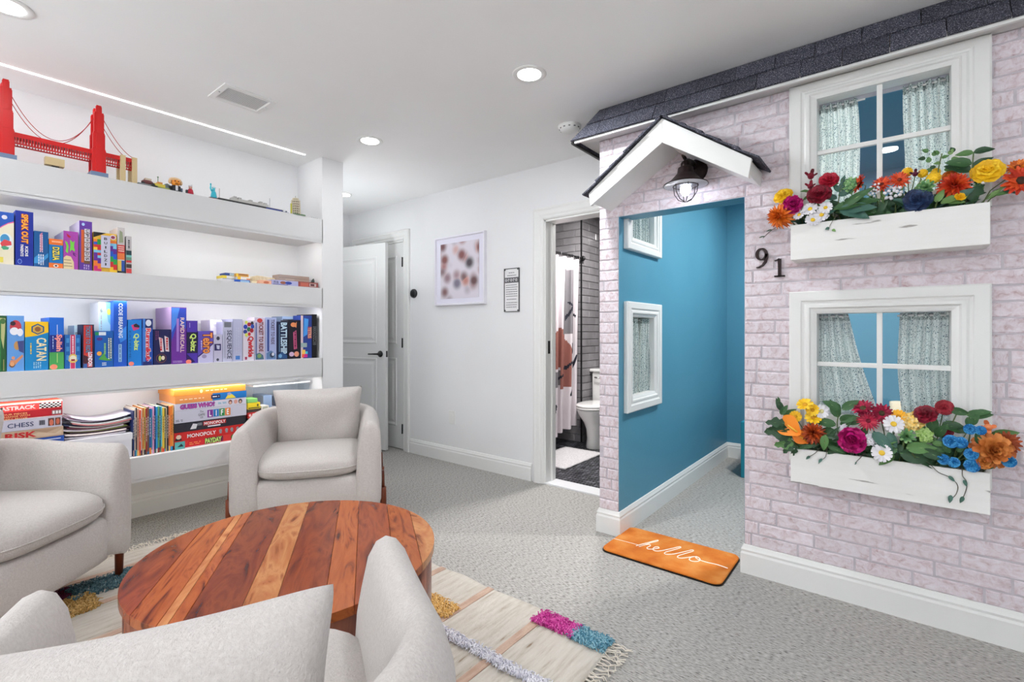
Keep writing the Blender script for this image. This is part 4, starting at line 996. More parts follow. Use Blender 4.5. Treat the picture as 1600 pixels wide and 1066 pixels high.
# small flat games at the right of the middle shelf
GS = 'small flat games at the right end of the middle shelf'
def flat(px0, px1, z0, h, X, col, lab, items=(), depth=.09, yaw=0, name='small_game_box', group=GS, bev=.0015):
    y0, y1 = onX(px0, 450, X).y, onX(px1, 450, X).y
    o = bx(-depth, 0, 0, 0, y1 - y0, h).build(name, mat(col, .5), None, (X, y0, z0 + .0006), (0, 0, yaw), bevel=bev)
    tag(o, lab, 'game box', group); decorate(o, y1 - y0, h, list(items)); return o
flat(347.5, 368, Z2, .026, -3.40, (214, 212, 214), 'small white flat game box at the bottom of the left pile', [('r', .0, .8, 1, 1, (150, 160, 180))])
flat(347, 367, Z2 + .0265, .018, -3.405, (226, 202, 60), 'small yellow flat game box in the middle of the left pile', [('r', .35, .1, 1, .9, (220, 222, 226))])
flat(352, 367, Z2 + .0450, .018, -3.41, (40, 70, 140), 'small blue flat game box topping the left pile', [('r', .45, .1, 1, .9, (170, 190, 200))])
flat(369, 390.5, Z2, .022, -3.37, (36, 86, 176), 'small blue flat game box at the bottom of the second pile', [('r', .3, .2, .95, .8, (150, 186, 220))])
flat(371, 391, Z2 + .0225, .019, -3.375, (232, 224, 216), 'small white and orange flat game box in the second pile', [('r', 0, .0, .25, 1, (240, 190, 40)), ('r', .7, .1, 1, .5, (226, 130, 50))])
flat(369, 388.5, Z2 + .0420, .020, -3.38, (206, 150, 70), 'small orange brown flat game box topping the second pile', [('r', .2, .55, .9, .8, (120, 70, 50)), ('r', 0, 0, .15, 1, (236, 196, 60))])
WOODL = nmat('pale_wood', [(.3, (202, 182, 146)), (.7, (222, 206, 174))], (8, 40, 40), rough=.6)
o = MB().prism([(0, 0), (.205, 0), (.205, .05), (.19, .058), (.035, .068), (.012, .06), (0, .045)], 'x', -.10, 0).build('wooden_box', WOODL, None, (-3.46, onX(394, 430, -3.46).y, Z2 + .001), bevel=.003)
tag(o, 'pale wooden box with a rounded lid behind the small flat games', 'wooden box')
for i, (py, c, lab) in enumerate(((404, (236, 224, 190), 'small cream paper packet in front of the pale wooden box'), (416, (226, 170, 140), 'small pinkish packet in front of the pale wooden box'))):
    flat(py - 11, py + 6 + 4 * i, Z2, .020 + .008 * i, -3.352 - .03 * (1 - i), c, lab, [('e', .5, .5, .2, .3, (196, 110, 80))] if i else [('r', .5, .1, .9, .6, (200, 60, 60))], depth=.05, yaw=.15 - .25 * i, name='paper_packet')
flat(425, 466, Z2, .036, -3.335, (176, 176, 214), 'long lilac flat game box on the right end of the middle shelf', [('e', .42, .55, .12, .28, (150, 90, 70)), ('e', .62, .55, .13, .28, (50, 70, 160)), ('r', .03, .1, .6, .22, (90, 90, 150))] + bars(.06, .26, .3, .8, 2, (60, 60, 100), False, 2), depth=.14)
flat(466.5, 497, Z2, .038, -3.335, (150, 76, 72), 'long dull red flat game box at the very end of the middle shelf', [('r', .1, .15, .5, .85, (190, 100, 84)), ('r', .55, .2, .9, .8, (196, 176, 170)), ('r', .6, .3, .8, .7, (90, 40, 44))], depth=.14)
o = flat(436, 483, Z2 + .0385, .045, -3.40, (166, 146, 134), 'grey brown wooden game case lying on the lilac and red boxes', [('r', 0, .52, 1, .56, (110, 92, 84)), ('r', .2, .3, .5, .34, (226, 214, 204))], depth=.10, name='game_case')
MB().tube([(0, 0, 0), (0, 0, .018)], .012, 10).tube([(0, 0, .018), (0, .006, .03)], [.008, .004], 8).build('clamp', mat((36, 52, 48), .5), None, (-3.362, onX(489, 440, -3.362).y, Z2 + .0392))
tag(bpy.data.objects['clamp'], 'small dark green black clamp on top of the dull red game box', 'clamp')

# ---- long row
game(-12, 10.3, 493.5, Z3, (30, 86, 44), [('p', [(.55, .96), (.95, .95), (.9, .7), (.8, .4), (.6, .62)], (186, 186, 130)), ('e', .75, .9, .2, .05, (70, 110, 60)), ('r', .78, .02, .84, .22, (160, 150, 90)), ('r', .5, .02, .62, .9, (46, 120, 60))], 'dark green game box with a pale figure at the left end of the long row', G3)
game(10.9, 38.2, 493.7, Z3, (96, 152, 216), [('e', .5, .80, .34, .12, (190, 60, 72)), ('e', .42, .72, .26, .07, (236, 236, 244)), ('e', .76, .70, .18, .07, (236, 236, 244)), ('e', .34, .86, .16, .04, (60, 40, 50)), ('e', .58, .46, .18, .08, (196, 146, 84)), ('p', [(.6, .54), (.98, .55), (.98, .32), (.7, .36)], (60, 72, 130)), ('p', [(.1, .10), (.3, .06), (.62, .16), (.95, .26), (.9, .30), (.5, .20), (.2, .20)], (214, 140, 96)), ('e', .3, .12, .17, .05, (90, 60, 50)), ('e', .3, .13, .14, .04, (226, 160, 110)), ('e', .36, .24, .1, .03, (226, 150, 110))], 'light blue game box with a red and white badge in the long row', G3)
game(39, 76, 503, Z3, (14, 130, 192), [('p', [(0, 1), (1, 1), (1, .78), (.5, .71), (0, .68)], (240, 190, 20)), ('p', [(.27, .90), (.54, .96), (.82, .90), (.82, .79), (.54, .73), (.27, .79)], (20, 80, 130)), ('p', [(.33, .885), (.54, .935), (.76, .885), (.76, .80), (.54, .755), (.33, .80)], (200, 160, 70)), ('e', .54, .845, .13, .05, (140, 90, 50)), ('t', 'CATAN', .70, .43, .36, .44, True, (236, 222, 170), .012)] + bars(.20, .30, .32, .56, 1, (226, 190, 60), True, 1) + bars(.34, .70, .04, .17, 4, (150, 200, 224), True, 2), 'yellow topped blue game box with a hexagon emblem in the long row', G3, depth=.27)
game(77, 100.3, 496.5, Z3, (22, 100, 200), [('r', .04, .33, 1, .66, (24, 40, 130)), ('r', 0, .0, 1, .33, (70, 160, 84)), ('t', 'Splish', .62, .51, .42, .30, True, (240, 150, 140), .03), ('r', .52, .68, .56, .86, (220, 228, 240)), ('r', .52, .13, .56, .31, (196, 220, 130)), ('e', .3, .05, .26, .05, (240, 140, 110))] + bars(.2, .3, .40, .64, 1, (180, 200, 240), True, 3), 'blue and green game box with a salmon title in the long row', G3)
game(116, 128.5, 509, Z3, (196, 220, 226), [('r', .5, .1, .9, .8, (120, 196, 206))] + bars(.1, .45, .3, .9, 2, (110, 120, 130), False, 7), 'pale teal game box set back behind the red striped one', G3, X=-3.46, depth=.16)
game(101, 126.3, 523.5, Z3, (26, 96, 170), [('r', .36, 0, .66, 1, (196, 50, 96)), ('r', .34, 0, .37, 1, (226, 220, 230)), ('r', .65, 0, .68, 1, (226, 220, 230)), ('e', .52, .30, .32, .13, (226, 196, 96)), ('e', .52, .30, .22, .09, (236, 226, 200)), ('r', .4, .22, .64, .28, (150, 40, 40)), ('t', 'PEOPLE', .51, .67, .16, .50, True, (240, 214, 230), .0)][:6] + bars(.43, .6, .45, .96, 1, (240, 210, 226), True, 6) + bars(.1, .28, .2, .95, 3, (70, 150, 210), False, 6) + bars(.74, .92, .2, .95, 3, (70, 150, 210), False, 5), 'low blue game box with a raspberry centre stripe and yellow badge', G3, depth=.12)
game(129, 147.4, 507.5, Z3, (28, 30, 66), [('r', .10, .02, .84, .98, (200, 52, 44)), ('t', 'TICKET TO RIDE', .48, .66, .32, .58, True, (120, 136, 170), .02, (70, 30, 40)), ('t', 'LONDON', .66, .20, .30, .30, True, (236, 232, 240), .03), ('p', [(.08, .3), (.5, .26), (.5, .12), (.2, .08), (.08, .14)], (70, 26, 40)), ('r', .08, .0, .4, .1, (60, 96, 160))], 'navy edged red game box with grey and white lettering in the long row', G3, depth=.12)
game(154.5, 175.5, 472.5, Z3, (176, 216, 226), [('p', [(.5, 1), (1, 1), (1, .6), (.7, .7)], (120, 190, 206)), ('e', .75, .85, .15, .05, (214, 226, 90)), ('t', '6', .18, .87, .14, .06, False, (90, 92, 96), .02)] + bars(.1, .25, .5, .8, 1, (170, 170, 176), True, 2), 'tall pale iridescent box set back behind the cloud blue game', G3, X=-3.40, depth=.2, side=(224, 226, 232))
game(148, 177.3, 517.5, Z3, (16, 88, 170), [('r', .02, .88, .6, .97, (220, 226, 236)), ('r', .02, .88, .22, .97, (30, 140, 80)), ('e', .26, .78, .16, .045, (80, 40, 120)), ('p', [(.2, .22), (.5, .40), (.62, .26), (.95, .18), (.6, .18)], (80, 160, 70)), ('e', .24, .38, .13, .06, (226, 160, 60)), ('p', [(.74, .84), (.9, .80), (.94, .30), (.80, .24)], (20, 70, 130))] + bars(.70, .92, .22, .80, 2, (226, 230, 200), True, 3) + bars(.45, .62, .36, .66, 1, (150, 206, 110), True, 4) + bars(.38, .6, .04, .14, 2, (226, 230, 240), False, 5), 'cloud blue game box with a small white pill label and green art', G3, depth=.06)
game(177.6, 198.8, 470.5, Z3, (22, 82, 184), [('t', 'CODE BREAKING', .52, .70, .26, .50, True, (220, 228, 240), .015), ('r', .36, .07, .60, .34, (150, 190, 226)), ('p', [(.3, .5), (.95, .62), (.95, .42), (.5, .36)], (50, 130, 220))] + bars(.42, .54, .08, .33, 1, (60, 90, 160), True, 5), 'tallest bright blue game box with white lettering in the long row', G3, depth=.28)
game(200, 221.4, 500, Z3, (20, 122, 206), [('t', 'EXTREME', .14, .46, .14, .60, True, (14, 78, 140), .0), ('t', 'Q-bitz', .60, .52, .36, .34, True, (206, 232, 120), .02), ('p', [(.24, .88), (.6, .92), (.86, .87), (.8, .80), (.4, .76)], (200, 60, 120)), ('p', [(.4, .89), (.6, .92), (.86, .87), (.84, .83), (.45, .84)], (30, 30, 40)), ('e', .24, .05, .2, .045, (240, 130, 110))], 'blue game box with lime lettering and a salmon dot', G3, depth=.2)
game(221.6, 239.2, 498.5, Z3, (24, 70, 160), [('r', 0, .80, .95, 1, (24, 36, 100)), ('r', .1, 0, .3, 1, (60, 120, 200)), ('t', 'Rummikub', .58, .44, .34, .66, True, (214, 44, 60), .02, (236, 232, 240)), ('e', .6, .91, .26, .07, (214, 220, 232)), ('r', .1, 0, .9, .08, (24, 36, 100))], 'navy game box with red lettering outlined in white', G3, depth=.2)
game(240, 267.3, 515, Z3, (20, 24, 78), [('p', [(.30, .78), (.52, .74), (.6, .36), (.40, .36)], (224, 210, 214)), ('p', [(.62, .82), (.86, .76), (.9, .36), (.68, .38)], (224, 210, 214)), ('e', .44, .18, .30, .13, (110, 60, 60)), ('e', .44, .18, .27, .11, (20, 24, 60)), ('e', .36, .18, .08, .08, (180, 190, 90)), ('e', .54, .19, .1, .06, (226, 214, 190))] + bars(.33, .52, .40, .74, 1, (190, 30, 44), True, 4) + bars(.68, .86, .42, .76, 1, (190, 30, 44), True, 6) + bars(.08, .3, .7, .95, 2, (120, 60, 110), True, 7), 'dark navy game box with red lettering over a round emblem', G3, depth=.12)
game(267.6, 291.6, 480.5, Z3, (104, 44, 148), [('p', [(.02, .99), (.98, .98), (.98, .62), (.4, .7), (.02, .4)], (44, 70, 180)), ('p', [(.02, .99), (.55, .99), (.3, .7), (.02, .55)], (70, 130, 220)), ('t', 'RAPID', .72, .68, .22, .26, True, (240, 214, 196), .0), ('t', 'RECALL', .72, .36, .22, .30, True, (240, 214, 196), .0), ('r', .34, .22, .5, .8, (160, 120, 200)), ('t', 'RAPIDRECALL', .42, .5, .12, .56, True, (90, 50, 160), .0)][:5] + bars(.1, .7, .02, .06, 2, (190, 160, 214), False, 4), 'tall purple and blue game box with cream capitals in the long row', G3, depth=.28, side=(190, 160, 196))
game(292, 309, 501.5, Z3, (74, 48, 160), [('r', 0, .24, 1, .73, (26, 24, 60)), ('t', 'Q-bitz', .56, .49, .52, .38, True, (206, 232, 120), .02), ('p', [(0, .22), (.8, .03), (.1, .0), (0, 0)], (40, 24, 90)), ('e', .16, .04, .26, .05, (240, 130, 110)), ('r', .24, .84, .28, .95, (190, 180, 226))], 'purple game box with a navy band and lime lettering', G3, depth=.2)
game(328.5, 347, 500.5, Z3, (226, 222, 230), [('p', [(.2, .9), (.9, .95), (.9, .8), (.4, .84)], (206, 204, 214))], 'white game box set back behind the lilac ones', G3, X=-3.44, depth=.16)
game(309.4, 333.6, 517.5, Z3, (92, 76, 178), [('p', [(0, .2), (.5, .38), (1, .62), (1, 0), (0, 0)], (190, 186, 220)), ('p', [(0, .17), (.5, .36), (1, .59), (1, .63), (.5, .40), (0, .22)], (44, 30, 96)), ('t', 'Tebro', .62, .62, .50, .60, True, (236, 150, 80), .01, (120, 40, 40)), ('e', .4, .2, .16, .06, (150, 140, 180))] + bars(.15, .3, .4, .7, 1, (190, 180, 226), True, 6), 'violet game box with slanted lilac corner and orange lettering', G3, depth=.10)
game(334, 347.6, 523, Z3, (184, 180, 204), [('r', .08, .42, .84, .66, (40, 34, 90)), ('e', .5, .86, .2, .07, (60, 60, 80)), ('e', .46, .09, .16, .05, (70, 70, 90)), ('p', [(.3, .62), (.7, .6), (.66, .46), (.36, .48)], (190, 190, 214))], 'narrow grey lilac game box with a small navy square', G3, depth=.10)
game(348, 363, 503, Z3, (186, 186, 210), [('r', .15, .86, .9, .99, (110, 112, 124)), ('t', 'SEQUENCE', .66, .43, .46, .68, True, (36, 40, 72), .0), ('r', .2, .1, .24, .76, (120, 122, 150))], 'grey lilac game box with tall dark navy capitals', G3, depth=.10)
game(363.4, 379, 499, Z3, (178, 180, 208), [('r', .3, .04, .75, .13, (70, 120, 190)), ('r', .02, .02, .06, .98, (150, 152, 186))] + bars(.3, .7, .2, .8, 2, (188, 190, 214), True, 3), 'plain lilac grey game box with a tiny blue badge', G3, depth=.18)
game(379.6, 397.2, 501, Z3, (214, 206, 218), [('e', .3, .95, .13, .04, (206, 214, 90)), ('e', .55, .90, .17, .05, (150, 30, 50)), ('e', .82, .93, .14, .045, (60, 50, 60)), ('e', .22, .84, .18, .055, (40, 60, 160)), ('e', .85, .85, .16, .055, (40, 70, 160)), ('e', .52, .78, .17, .055, (40, 110, 70)), ('e', .78, .75, .17, .055, (160, 30, 44)), ('e', .2, .72, .18, .05, (44, 60, 140)), ('e', .56, .66, .13, .045, (196, 40, 50)), ('e', .30, .64, .14, .045, (206, 214, 90)), ('t', 'Qwirkle', .66, .35, .46, .48, True, (196, 36, 44), .03), ('r', .16, .03, .36, .1, (160, 60, 90))], 'pale game box with colourful blobs over red lettering', G3, depth=.18)
game(397.6, 414.3, 496.5, Z3, (196, 186, 206), [('t', 'TICKET TO RIDE', .62, .55, .34, .66, True, (120, 52, 50), .02), ('r', .08, .12, .24, .88, (110, 116, 160)), ('e', .5, .93, .26, .05, (186, 60, 60)), ('p', [(.1, .14), (.45, .18), (.8, .12), (.9, .02), (.1, .02)], (70, 110, 130)), ('e', .45, .1, .2, .05, (120, 150, 90))], 'lilac game box with brown red capitals over a small scene', G3, depth=.11)
game(414.6, 432.2, 496.5, Z3, (160, 170, 210), [('t', 'TICKET TO RIDE', .66, .66, .26, .56, True, (90, 74, 100), .01), ('r', .16, .2, .34, .95, (50, 70, 140)), ('p', [(.1, .16), (.5, .22), (.9, .14), (.95, .02), (.1, .02)], (90, 120, 160)), ('e', .6, .11, .2, .06, (44, 54, 80)), ('e', .68, .13, .12, .04, (210, 214, 224))], 'pale blue game box with grey plum capitals over a small scene', G3, depth=.11)
game(441, 470, 495, Z3, (120, 140, 170), [('r', .02, .9, .98, .94, (60, 70, 90)), ('r', .1, .7, .9, .85, (160, 176, 200))], 'grey blue game box set back behind the dark boxes', G3, X=-3.45, depth=.16)
game(433, 449.6, 503, Z3, (16, 30, 66), [('t', 'BATTLESHIP', .64, .56, .48, .78, True, (190, 214, 230), .025), ('r', .18, .2, .24, .92, (110, 150, 190)), ('p', [(.05, .12), (.5, .2), (.95, .1), (.95, .02), (.05, .02)], (40, 80, 130)), ('e', .3, .09, .16, .05, (110, 160, 200))], 'dark navy game box with ice blue capitals', G3, depth=.11)
game(450.2, 469.6, 500.5, Z3, (20, 18, 34), [('p', [(.4, .68), (.66, .74), (.72, .26), (.46, .24)], (196, 90, 130)), ('e', .42, .88, .22, .06, (226, 140, 90)), ('p', [(.4, .86), (.7, .96), (.66, .8)], (226, 140, 90)), ('e', .28, .12, .2, .06, (200, 170, 200)), ('e', .68, .12, .2, .07, (226, 150, 120))] + bars(.46, .68, .27, .70, 1, (110, 30, 70), True, 8), 'black game box with pink bubble lettering', G3, depth=.11)
game(470, 487.3, 493.5, Z3, (40, 62, 140), [('r', 0, .0, .2, 1, (214, 190, 196)), ('p', [(.3, .94), (.7, .92), (.6, .56), (.24, .5)], (70, 150, 226)), ('r', .62, .46, .98, .74, (150, 60, 110)), ('t', 'TETRIS', .80, .60, .26, .24, True, (236, 170, 130), .02), ('r', .1, .02, .34, .1, (240, 90, 60)), ('r', .3, .02, .6, .1, (200, 40, 140)), ('r', .1, .1, .4, .2, (240, 190, 90)), ('r', .4, .1, .62, .16, (70, 190, 210)), ('r', .0, .26, .55, .36, (150, 170, 170))], 'blue game box with falling block art near the right end of the long row', G3, depth=.11)
game(487.6, 495.3, 491.5, Z3, (16, 16, 22), [('r', .2, .3, .9, .72, (110, 112, 116)), ('t', 'CODENAMES', .55, .51, .5, .38, True, (16, 16, 22), .02)], 'slim black game box with a grey title strip at the right end', G3, depth=.22)

# ---- bottom shelf: left pile
GB = 'flat game boxes piled on the bottom shelf'
def lying(px0, px1, zb, zt, body, items, lab, depth=.28, X=-3.335, top=None, lid=None):
    y0, y1 = onX(px0, 650, X).y, onX(px1, 650, X).y; W, H = y1 - y0, zt - zb - .001
    depth = min(depth, X + 3.645)
    o = bx(-depth, 0, 0, 0, W, H).build('board_game_box', mat(body, .5), None, (X, y0, zb), bevel=.0015)
    tag(o, lab, 'game box', GB)
    if top: bx(-depth + .002, .002, H - .0005, -.002, W - .002, H + .0005).build('lid_top', mat(top, .5), o)
    if lid: bx(-depth - .002, -.002, H * lid, .0015, W + .002, H + .0005).build('lid', mat(body if lid is True else body, .5), o)
    decorate(o, W, H, [i for i in items]); return o
def zat(px, py, X=-3.335): return onX(px, py, X).z
zl = [zat(97, y) for y in (624.5, 649, 665.7, 680, 690)]
lying(-45, 96, Z1 + .001, zl[4] - .001, (206, 206, 210), [], 'white flat game box at the hidden bottom of the left pile')
lying(-40, 100, zl[4], zl[3] - .0008, (38, 80, 170), [('r', .5, .55, .96, .7, (214, 224, 240)), ('r', .6, .2, .8, .4, (130, 170, 220))], 'blue flat game box under the sandy one in the left pile')
o = lying(-42, 99, zl[3], zl[2], (190, 164, 140), [('p', [(.5, .2), (.7, .6), (.9, .3), (.98, .7), (.98, .1)], (206, 184, 160)), ('p', [(.6, .9), (.8, .5), (.95, .9)], (170, 140, 116)), ('t', 'RISK', .50, .5, .33, .56, False, (196, 40, 44), .04)], 'sandy flat game box with red lettering in the left pile')
lying(-40, 96.5, zl[2], zl[1], (196, 196, 212), [('t', 'CHESS', .505, .50, .30, .40, False, (40, 52, 96), .01), ('r', .83, .14, .905, .86, (90, 60, 56)), ('r', .915, .14, .985, .86, (110, 70, 60)), ('e', .87, .45, .025, .3, (206, 110, 84)), ('e', .95, .5, .022, .28, (196, 100, 74))] + [('r', .72 + .008 * i, .3, .724 + .008 * i + (.002 if i % 3 else 0), .75, (50, 52, 66)) for i in range(9)], 'grey lilac flat game box with navy capitals and a barcode in the left pile')
o = lying(-42, 97.5, zl[1], zl[0], (176, 24, 40), [('r', 0, .50, 1, 1, (226, 70, 66)), ('r', 0, .93, 1, 1, (240, 200, 196)), ('r', 0, .0, 1, .04, (236, 226, 226)), ('r', .72, .56, .985, .9, (240, 236, 236))] +
          [('r', .72 + .0265 * i, .56 + .085 * j, .7465 + .0265 * i, .645 + .085 * j, (30, 26, 30)) for i in range(10) for j in range(4) if (i + j) % 2] +
          [('t', 'FASTRACK', .46, .72, .42, .22, False, (244, 224, 220), .04), ('t', 'FOUR PIECES', .43, .36, .30, .10, False, (240, 196, 130), .01), ('t', 'CHANGE WITH', .45, .22, .32, .10, False, (240, 196, 130), .01), ('t', 'EVERY MOVE', .43, .09, .30, .08, False, (240, 196, 130), .01), ('r', .87, .12, .985, .38, (150, 140, 140)), ('e', .89, .25, .012, .1, (240, 236, 236)), ('e', .93, .25, .012, .1, (240, 236, 236)), ('e', .965, .25, .012, .1, (240, 236, 236))],
          'red flat game box with black and white chequers topping the left pile', top=(236, 110, 90))
# magazines on a white box
yb0, yb1 = onX(104, 680, -3.345).y, onX(206.5, 680, -3.345).y
zb = zat(206, 677)
o = bx(-.27, 0, 0, 0, yb1 - yb0, zb - Z1 - .001).build('storage_box', mat((220, 220, 226), .5), None, (-3.345, yb0, Z1 + .0008), bevel=.004)
tag(o, 'plain white storage box under the pile of magazines', 'box'); bx(-.272, -.002, zb - Z1 - .035, .002, yb1 - yb0 + .002, zb - Z1 - .0005).build('lid', mat((226, 226, 232), .5), o)
mcol = [((206, 200, 210), 'pale lilac'), ((90, 80, 96), 'slate'), ((226, 214, 210), 'cream'), ((60, 44, 52), 'dark plum'), ((150, 160, 90), 'olive green'), ((212, 206, 214), 'silver'), ((120, 60, 80), 'wine red'), ((206, 212, 206), 'mint grey'), ((80, 96, 130), 'dusty blue'), ((186, 120, 120), 'dull rose'), ((170, 176, 176), 'grey'), ((44, 40, 50), 'black'), ((196, 180, 196), 'mauve'), ((214, 212, 226), 'white')]
rnd = random.Random(21); n = len(mcol)
for i, (c, nm) in enumerate(mcol):
    w_, d_ = (yb1 - yb0) * .93, .20; zz = zb + .001 + i * .0062; tk = .0054
    dy, dx = rnd.uniform(-.014, .022), rnd.uniform(-.03, .016); sag = .004 + .022 * i / n
    def fz(u): return zz + sag * (2 * u - 1) ** 2 * (1.3 if u < .5 else .8) + .001
    mb = MB()
    for k, h in ((0, 0), (1, tk)):
        mb.grid(12, 3, lambda u, v: (-3.37 + dx - d_ * v, yb0 + .004 + dy + w_ * u, fz(u) + h), k)
    k0 = 0; m_ = 36
    for j in range(11): mb.f.append([j, j + 1, m_ + j + 1, m_ + j]); mb.m.append(0); mb.sm.append(False)
    for j in range(11): mb.f.append([24 + j, m_ + 24 + j, m_ + 25 + j, 25 + j]); mb.m.append(0); mb.sm.append(False)
    for a, b in ((0, 12), (12, 24)): mb.f.append([a, m_ + a, m_ + b, b]); mb.m.append(0); mb.sm.append(False)
    for a, b in ((11, 23), (23, 35)): mb.f.append([a, b, m_ + b, m_ + a]); mb.m.append(0); mb.sm.append(False)
    o = mb.build('magazine', [mat(c, .4), mat(tuple(min(255, v + 14) for v in c), .3)])
    tag(o, ('%s edged magazine, topmost of the sagging magazine pile' % nm) if i == n - 1 else ('%s edged magazine, %s from the bottom of the sagging pile' % (nm, ORD[i])), 'magazine', 'magazines in the sagging pile')
# upright paperbacks
bcol = [((34, 48, 96), 'navy'), ((206, 196, 180), 'cream'), ((60, 60, 70), 'charcoal'), ((196, 150, 130), 'beige pink'), ((214, 70, 50), 'red'), ((226, 220, 214), 'white'), ((190, 120, 50), 'ochre'), ((230, 206, 120), 'pale yellow'), ((150, 40, 44), 'dark red'), ((120, 90, 70), 'brown'), ((30, 90, 150), 'blue'), ((70, 160, 190), 'turquoise'), ((210, 150, 190), 'pink'), ((40, 60, 120), 'indigo'), ((40, 140, 200), 'bright blue'), ((110, 170, 110), 'green'), ((46, 110, 160), 'steel blue'), ((90, 180, 190), 'aqua'), ((214, 180, 60), 'golden'), ((90, 100, 60), 'olive'), ((180, 170, 150), 'sand'), ((30, 32, 40), 'black'), ((200, 110, 60), 'orange brown'), ((226, 130, 50), 'orange'), ((240, 190, 110), 'apricot')]
y0, y1 = onX(208, 670, -3.34).y, onX(271.5, 670, -3.34).y; rnd = random.Random(31); n = len(bcol); wd = [rnd.uniform(.7, 1.3) for _ in bcol]; sc = (y1 - y0) / sum(wd); y = y0
ztop = zat(240, 637)
for i, (c, nm) in enumerate(bcol):
    W = wd[i] * sc; H = ztop - Z1 + rnd.uniform(-.012, .006); dx = rnd.uniform(-.008, .004)
    mb = bx(-.19, 0, 0, 0, W - .0008, H)
    o = mb.build('paperback', mat(c, .45), None, (-3.34 + dx, y, Z1 + .0008), bevel=.0012, seg=1); tag(o, '%s spined thin paperback, %s from the left in the upright row' % (nm, ORD[i]), 'book', 'thin paperbacks standing on the bottom shelf')
    bx(-.186, .0012, H - .0004, -.003, W - .002, H + .0003).build('page_block', mat((226, 216, 200), .8), o)
    lt = (236, 228, 214) if sum(c) < 380 else (70, 50, 60)
    decorate(o, W, H, bars(.25, .75, .25 + rnd.uniform(0, .2), .80, 1, lt, True, i) + [('r', 0, 0, 1, rnd.uniform(.05, .14), bcol[(i * 7 + 3) % n][0])])
    y += W
# right pile
zs = [zat(273, v) for v in (609.5, 620, 631.9, 643, 662.6, 677.3, 691.3)]; XR = -3.335
def tok(us, v, c): return [('e', u, v, .022, .22, c) for u in us] + [('p', [(u - .02, v - .3), (u + .02, v - .3), (u + .008, v)], c) for u in us]
lying(273, 378, Z1 + .001, zs[6], (206, 50, 48), [('r', 0, 0, 1, .10, (232, 226, 226)), ('r', 0, .0, .14, .98, (90, 170, 170)), ('p', [(.13, .1), (.2, .95), (.45, .95), (.45, .1)], (200, 30, 40)), ('r', .42, .2, .7, .92, (110, 30, 70)), ('t', 'PAYDAY', .55, .55, .24, .62, False, (190, 226, 120), .04, (40, 70, 30)), ('e', .87, .55, .05, .38, (60, 90, 40)), ('e', .87, .55, .035, .26, (150, 190, 90)), ('p', [(.03, .3), (.09, .7), (.12, .3)], (40, 50, 60))] + bars(.2, .36, .3, .75, 2, (226, 130, 70), False, 3), 'red and teal flat game box with lime lettering at the bottom of the right pile', X=XR)
lying(272.6, 381, zs[6], zs[5], (200, 38, 36), [('t', 'MONOPOLY', .37, .48, .40, .42, False, (240, 236, 236), .02), ('p', [(.0, .1), (.05, .9), (.10, .1)], (30, 28, 32)), ('e', .055, .5, .035, .25, (226, 200, 180))] + tok([.64, .73, .81, .90], .55, (150, 150, 156)), 'bright red flat game box with white lettering and grey tokens in the right pile', X=XR)
lying(272.8, 384, zs[5], zs[4], (40, 40, 50), [('r', .38, .40, .70, .86, (190, 44, 48)), ('t', 'MONOPOLY', .54, .63, .30, .32, False, (240, 236, 236), .02), ('r', .44, .2, .62, .34, (226, 226, 230)), ('p', [(.2, .2), (.24, .8), (.3, .7), (.28, .2)], (214, 214, 218)), ('r', .30, .5, .36, .8, (120, 122, 130))], 'charcoal flat game box with a red title plate in the right pile', X=XR)
lc = [(130, 50, 150), (40, 120, 190), (50, 140, 80), (226, 130, 50)]
lying(273, 385, zs[4], zs[3], (196, 196, 212), [('r', .43 + .083 * i, .18, .508 + .083 * i, .82, lc[i]) for i in range(4)] + [('t', c, .469 + .083 * i, .5, .03 if c != 'I' else .008, .44, False, (244, 240, 244), .03) for i, c in enumerate('LIFE')] + [('t', 'The', .35, .76, .05, .18, False, (50, 50, 60), 0), ('t', 'GAME', .35, .5, .09, .2, False, (50, 50, 60), 0), ('t', 'OF', .35, .26, .04, .16, False, (50, 50, 60), 0)] + bars(.01, .1, .1, .3, 2, (120, 120, 130), False, 3), 'pale lilac flat game box with four coloured letter squares in the right pile', X=XR)
lying(273.3, 384.5, zs[3], zs[2], (206, 204, 218), [('t', 'GUESS WHO?', .30, .5, .46, .60, False, (190, 70, 150), .03, (50, 60, 160)), ('e', .76, .5, .028, .36, (110, 60, 60)), ('e', .76, .42, .018, .22, (214, 170, 150)), ('e', .84, .5, .028, .34, (206, 150, 140)), ('e', .91, .5, .03, .36, (60, 50, 54)), ('e', .91, .42, .017, .22, (206, 170, 150))] + bars(.58, .7, .35, .65, 2, (90, 160, 190), False, 3), 'white flat game box with purple lettering and three faces in the right pile', X=XR)
lying(273.4, 385, zs[2], zs[1], (224, 146, 80), [('r', .5, .0, 1, 1, (24, 112, 186)), ('r', .48, .25, .61, .8, (26, 40, 90)), ('p', [(.68, .05), (.74, .9), (.80, .5), (.84, .1)], (226, 206, 70)), ('e', .74, .72, .03, .2, (150, 160, 200))] + bars(.06, .38, .4, .62, 1, (240, 220, 190), False, 4) + bars(.5, .59, .4, .65, 1, (226, 230, 240), False, 5), 'half orange half blue flat game box in the right pile', X=XR)
lying(271.5, 383.5, zs[1], zs[0], (232, 150, 60), [('e', .36, .5, .02, .3, (246, 220, 160))] + bars(.42, .72, .35, .65, 1, (250, 226, 180), False, 7), 'orange flat game box topping the right pile', X=XR, top=(240, 190, 120))
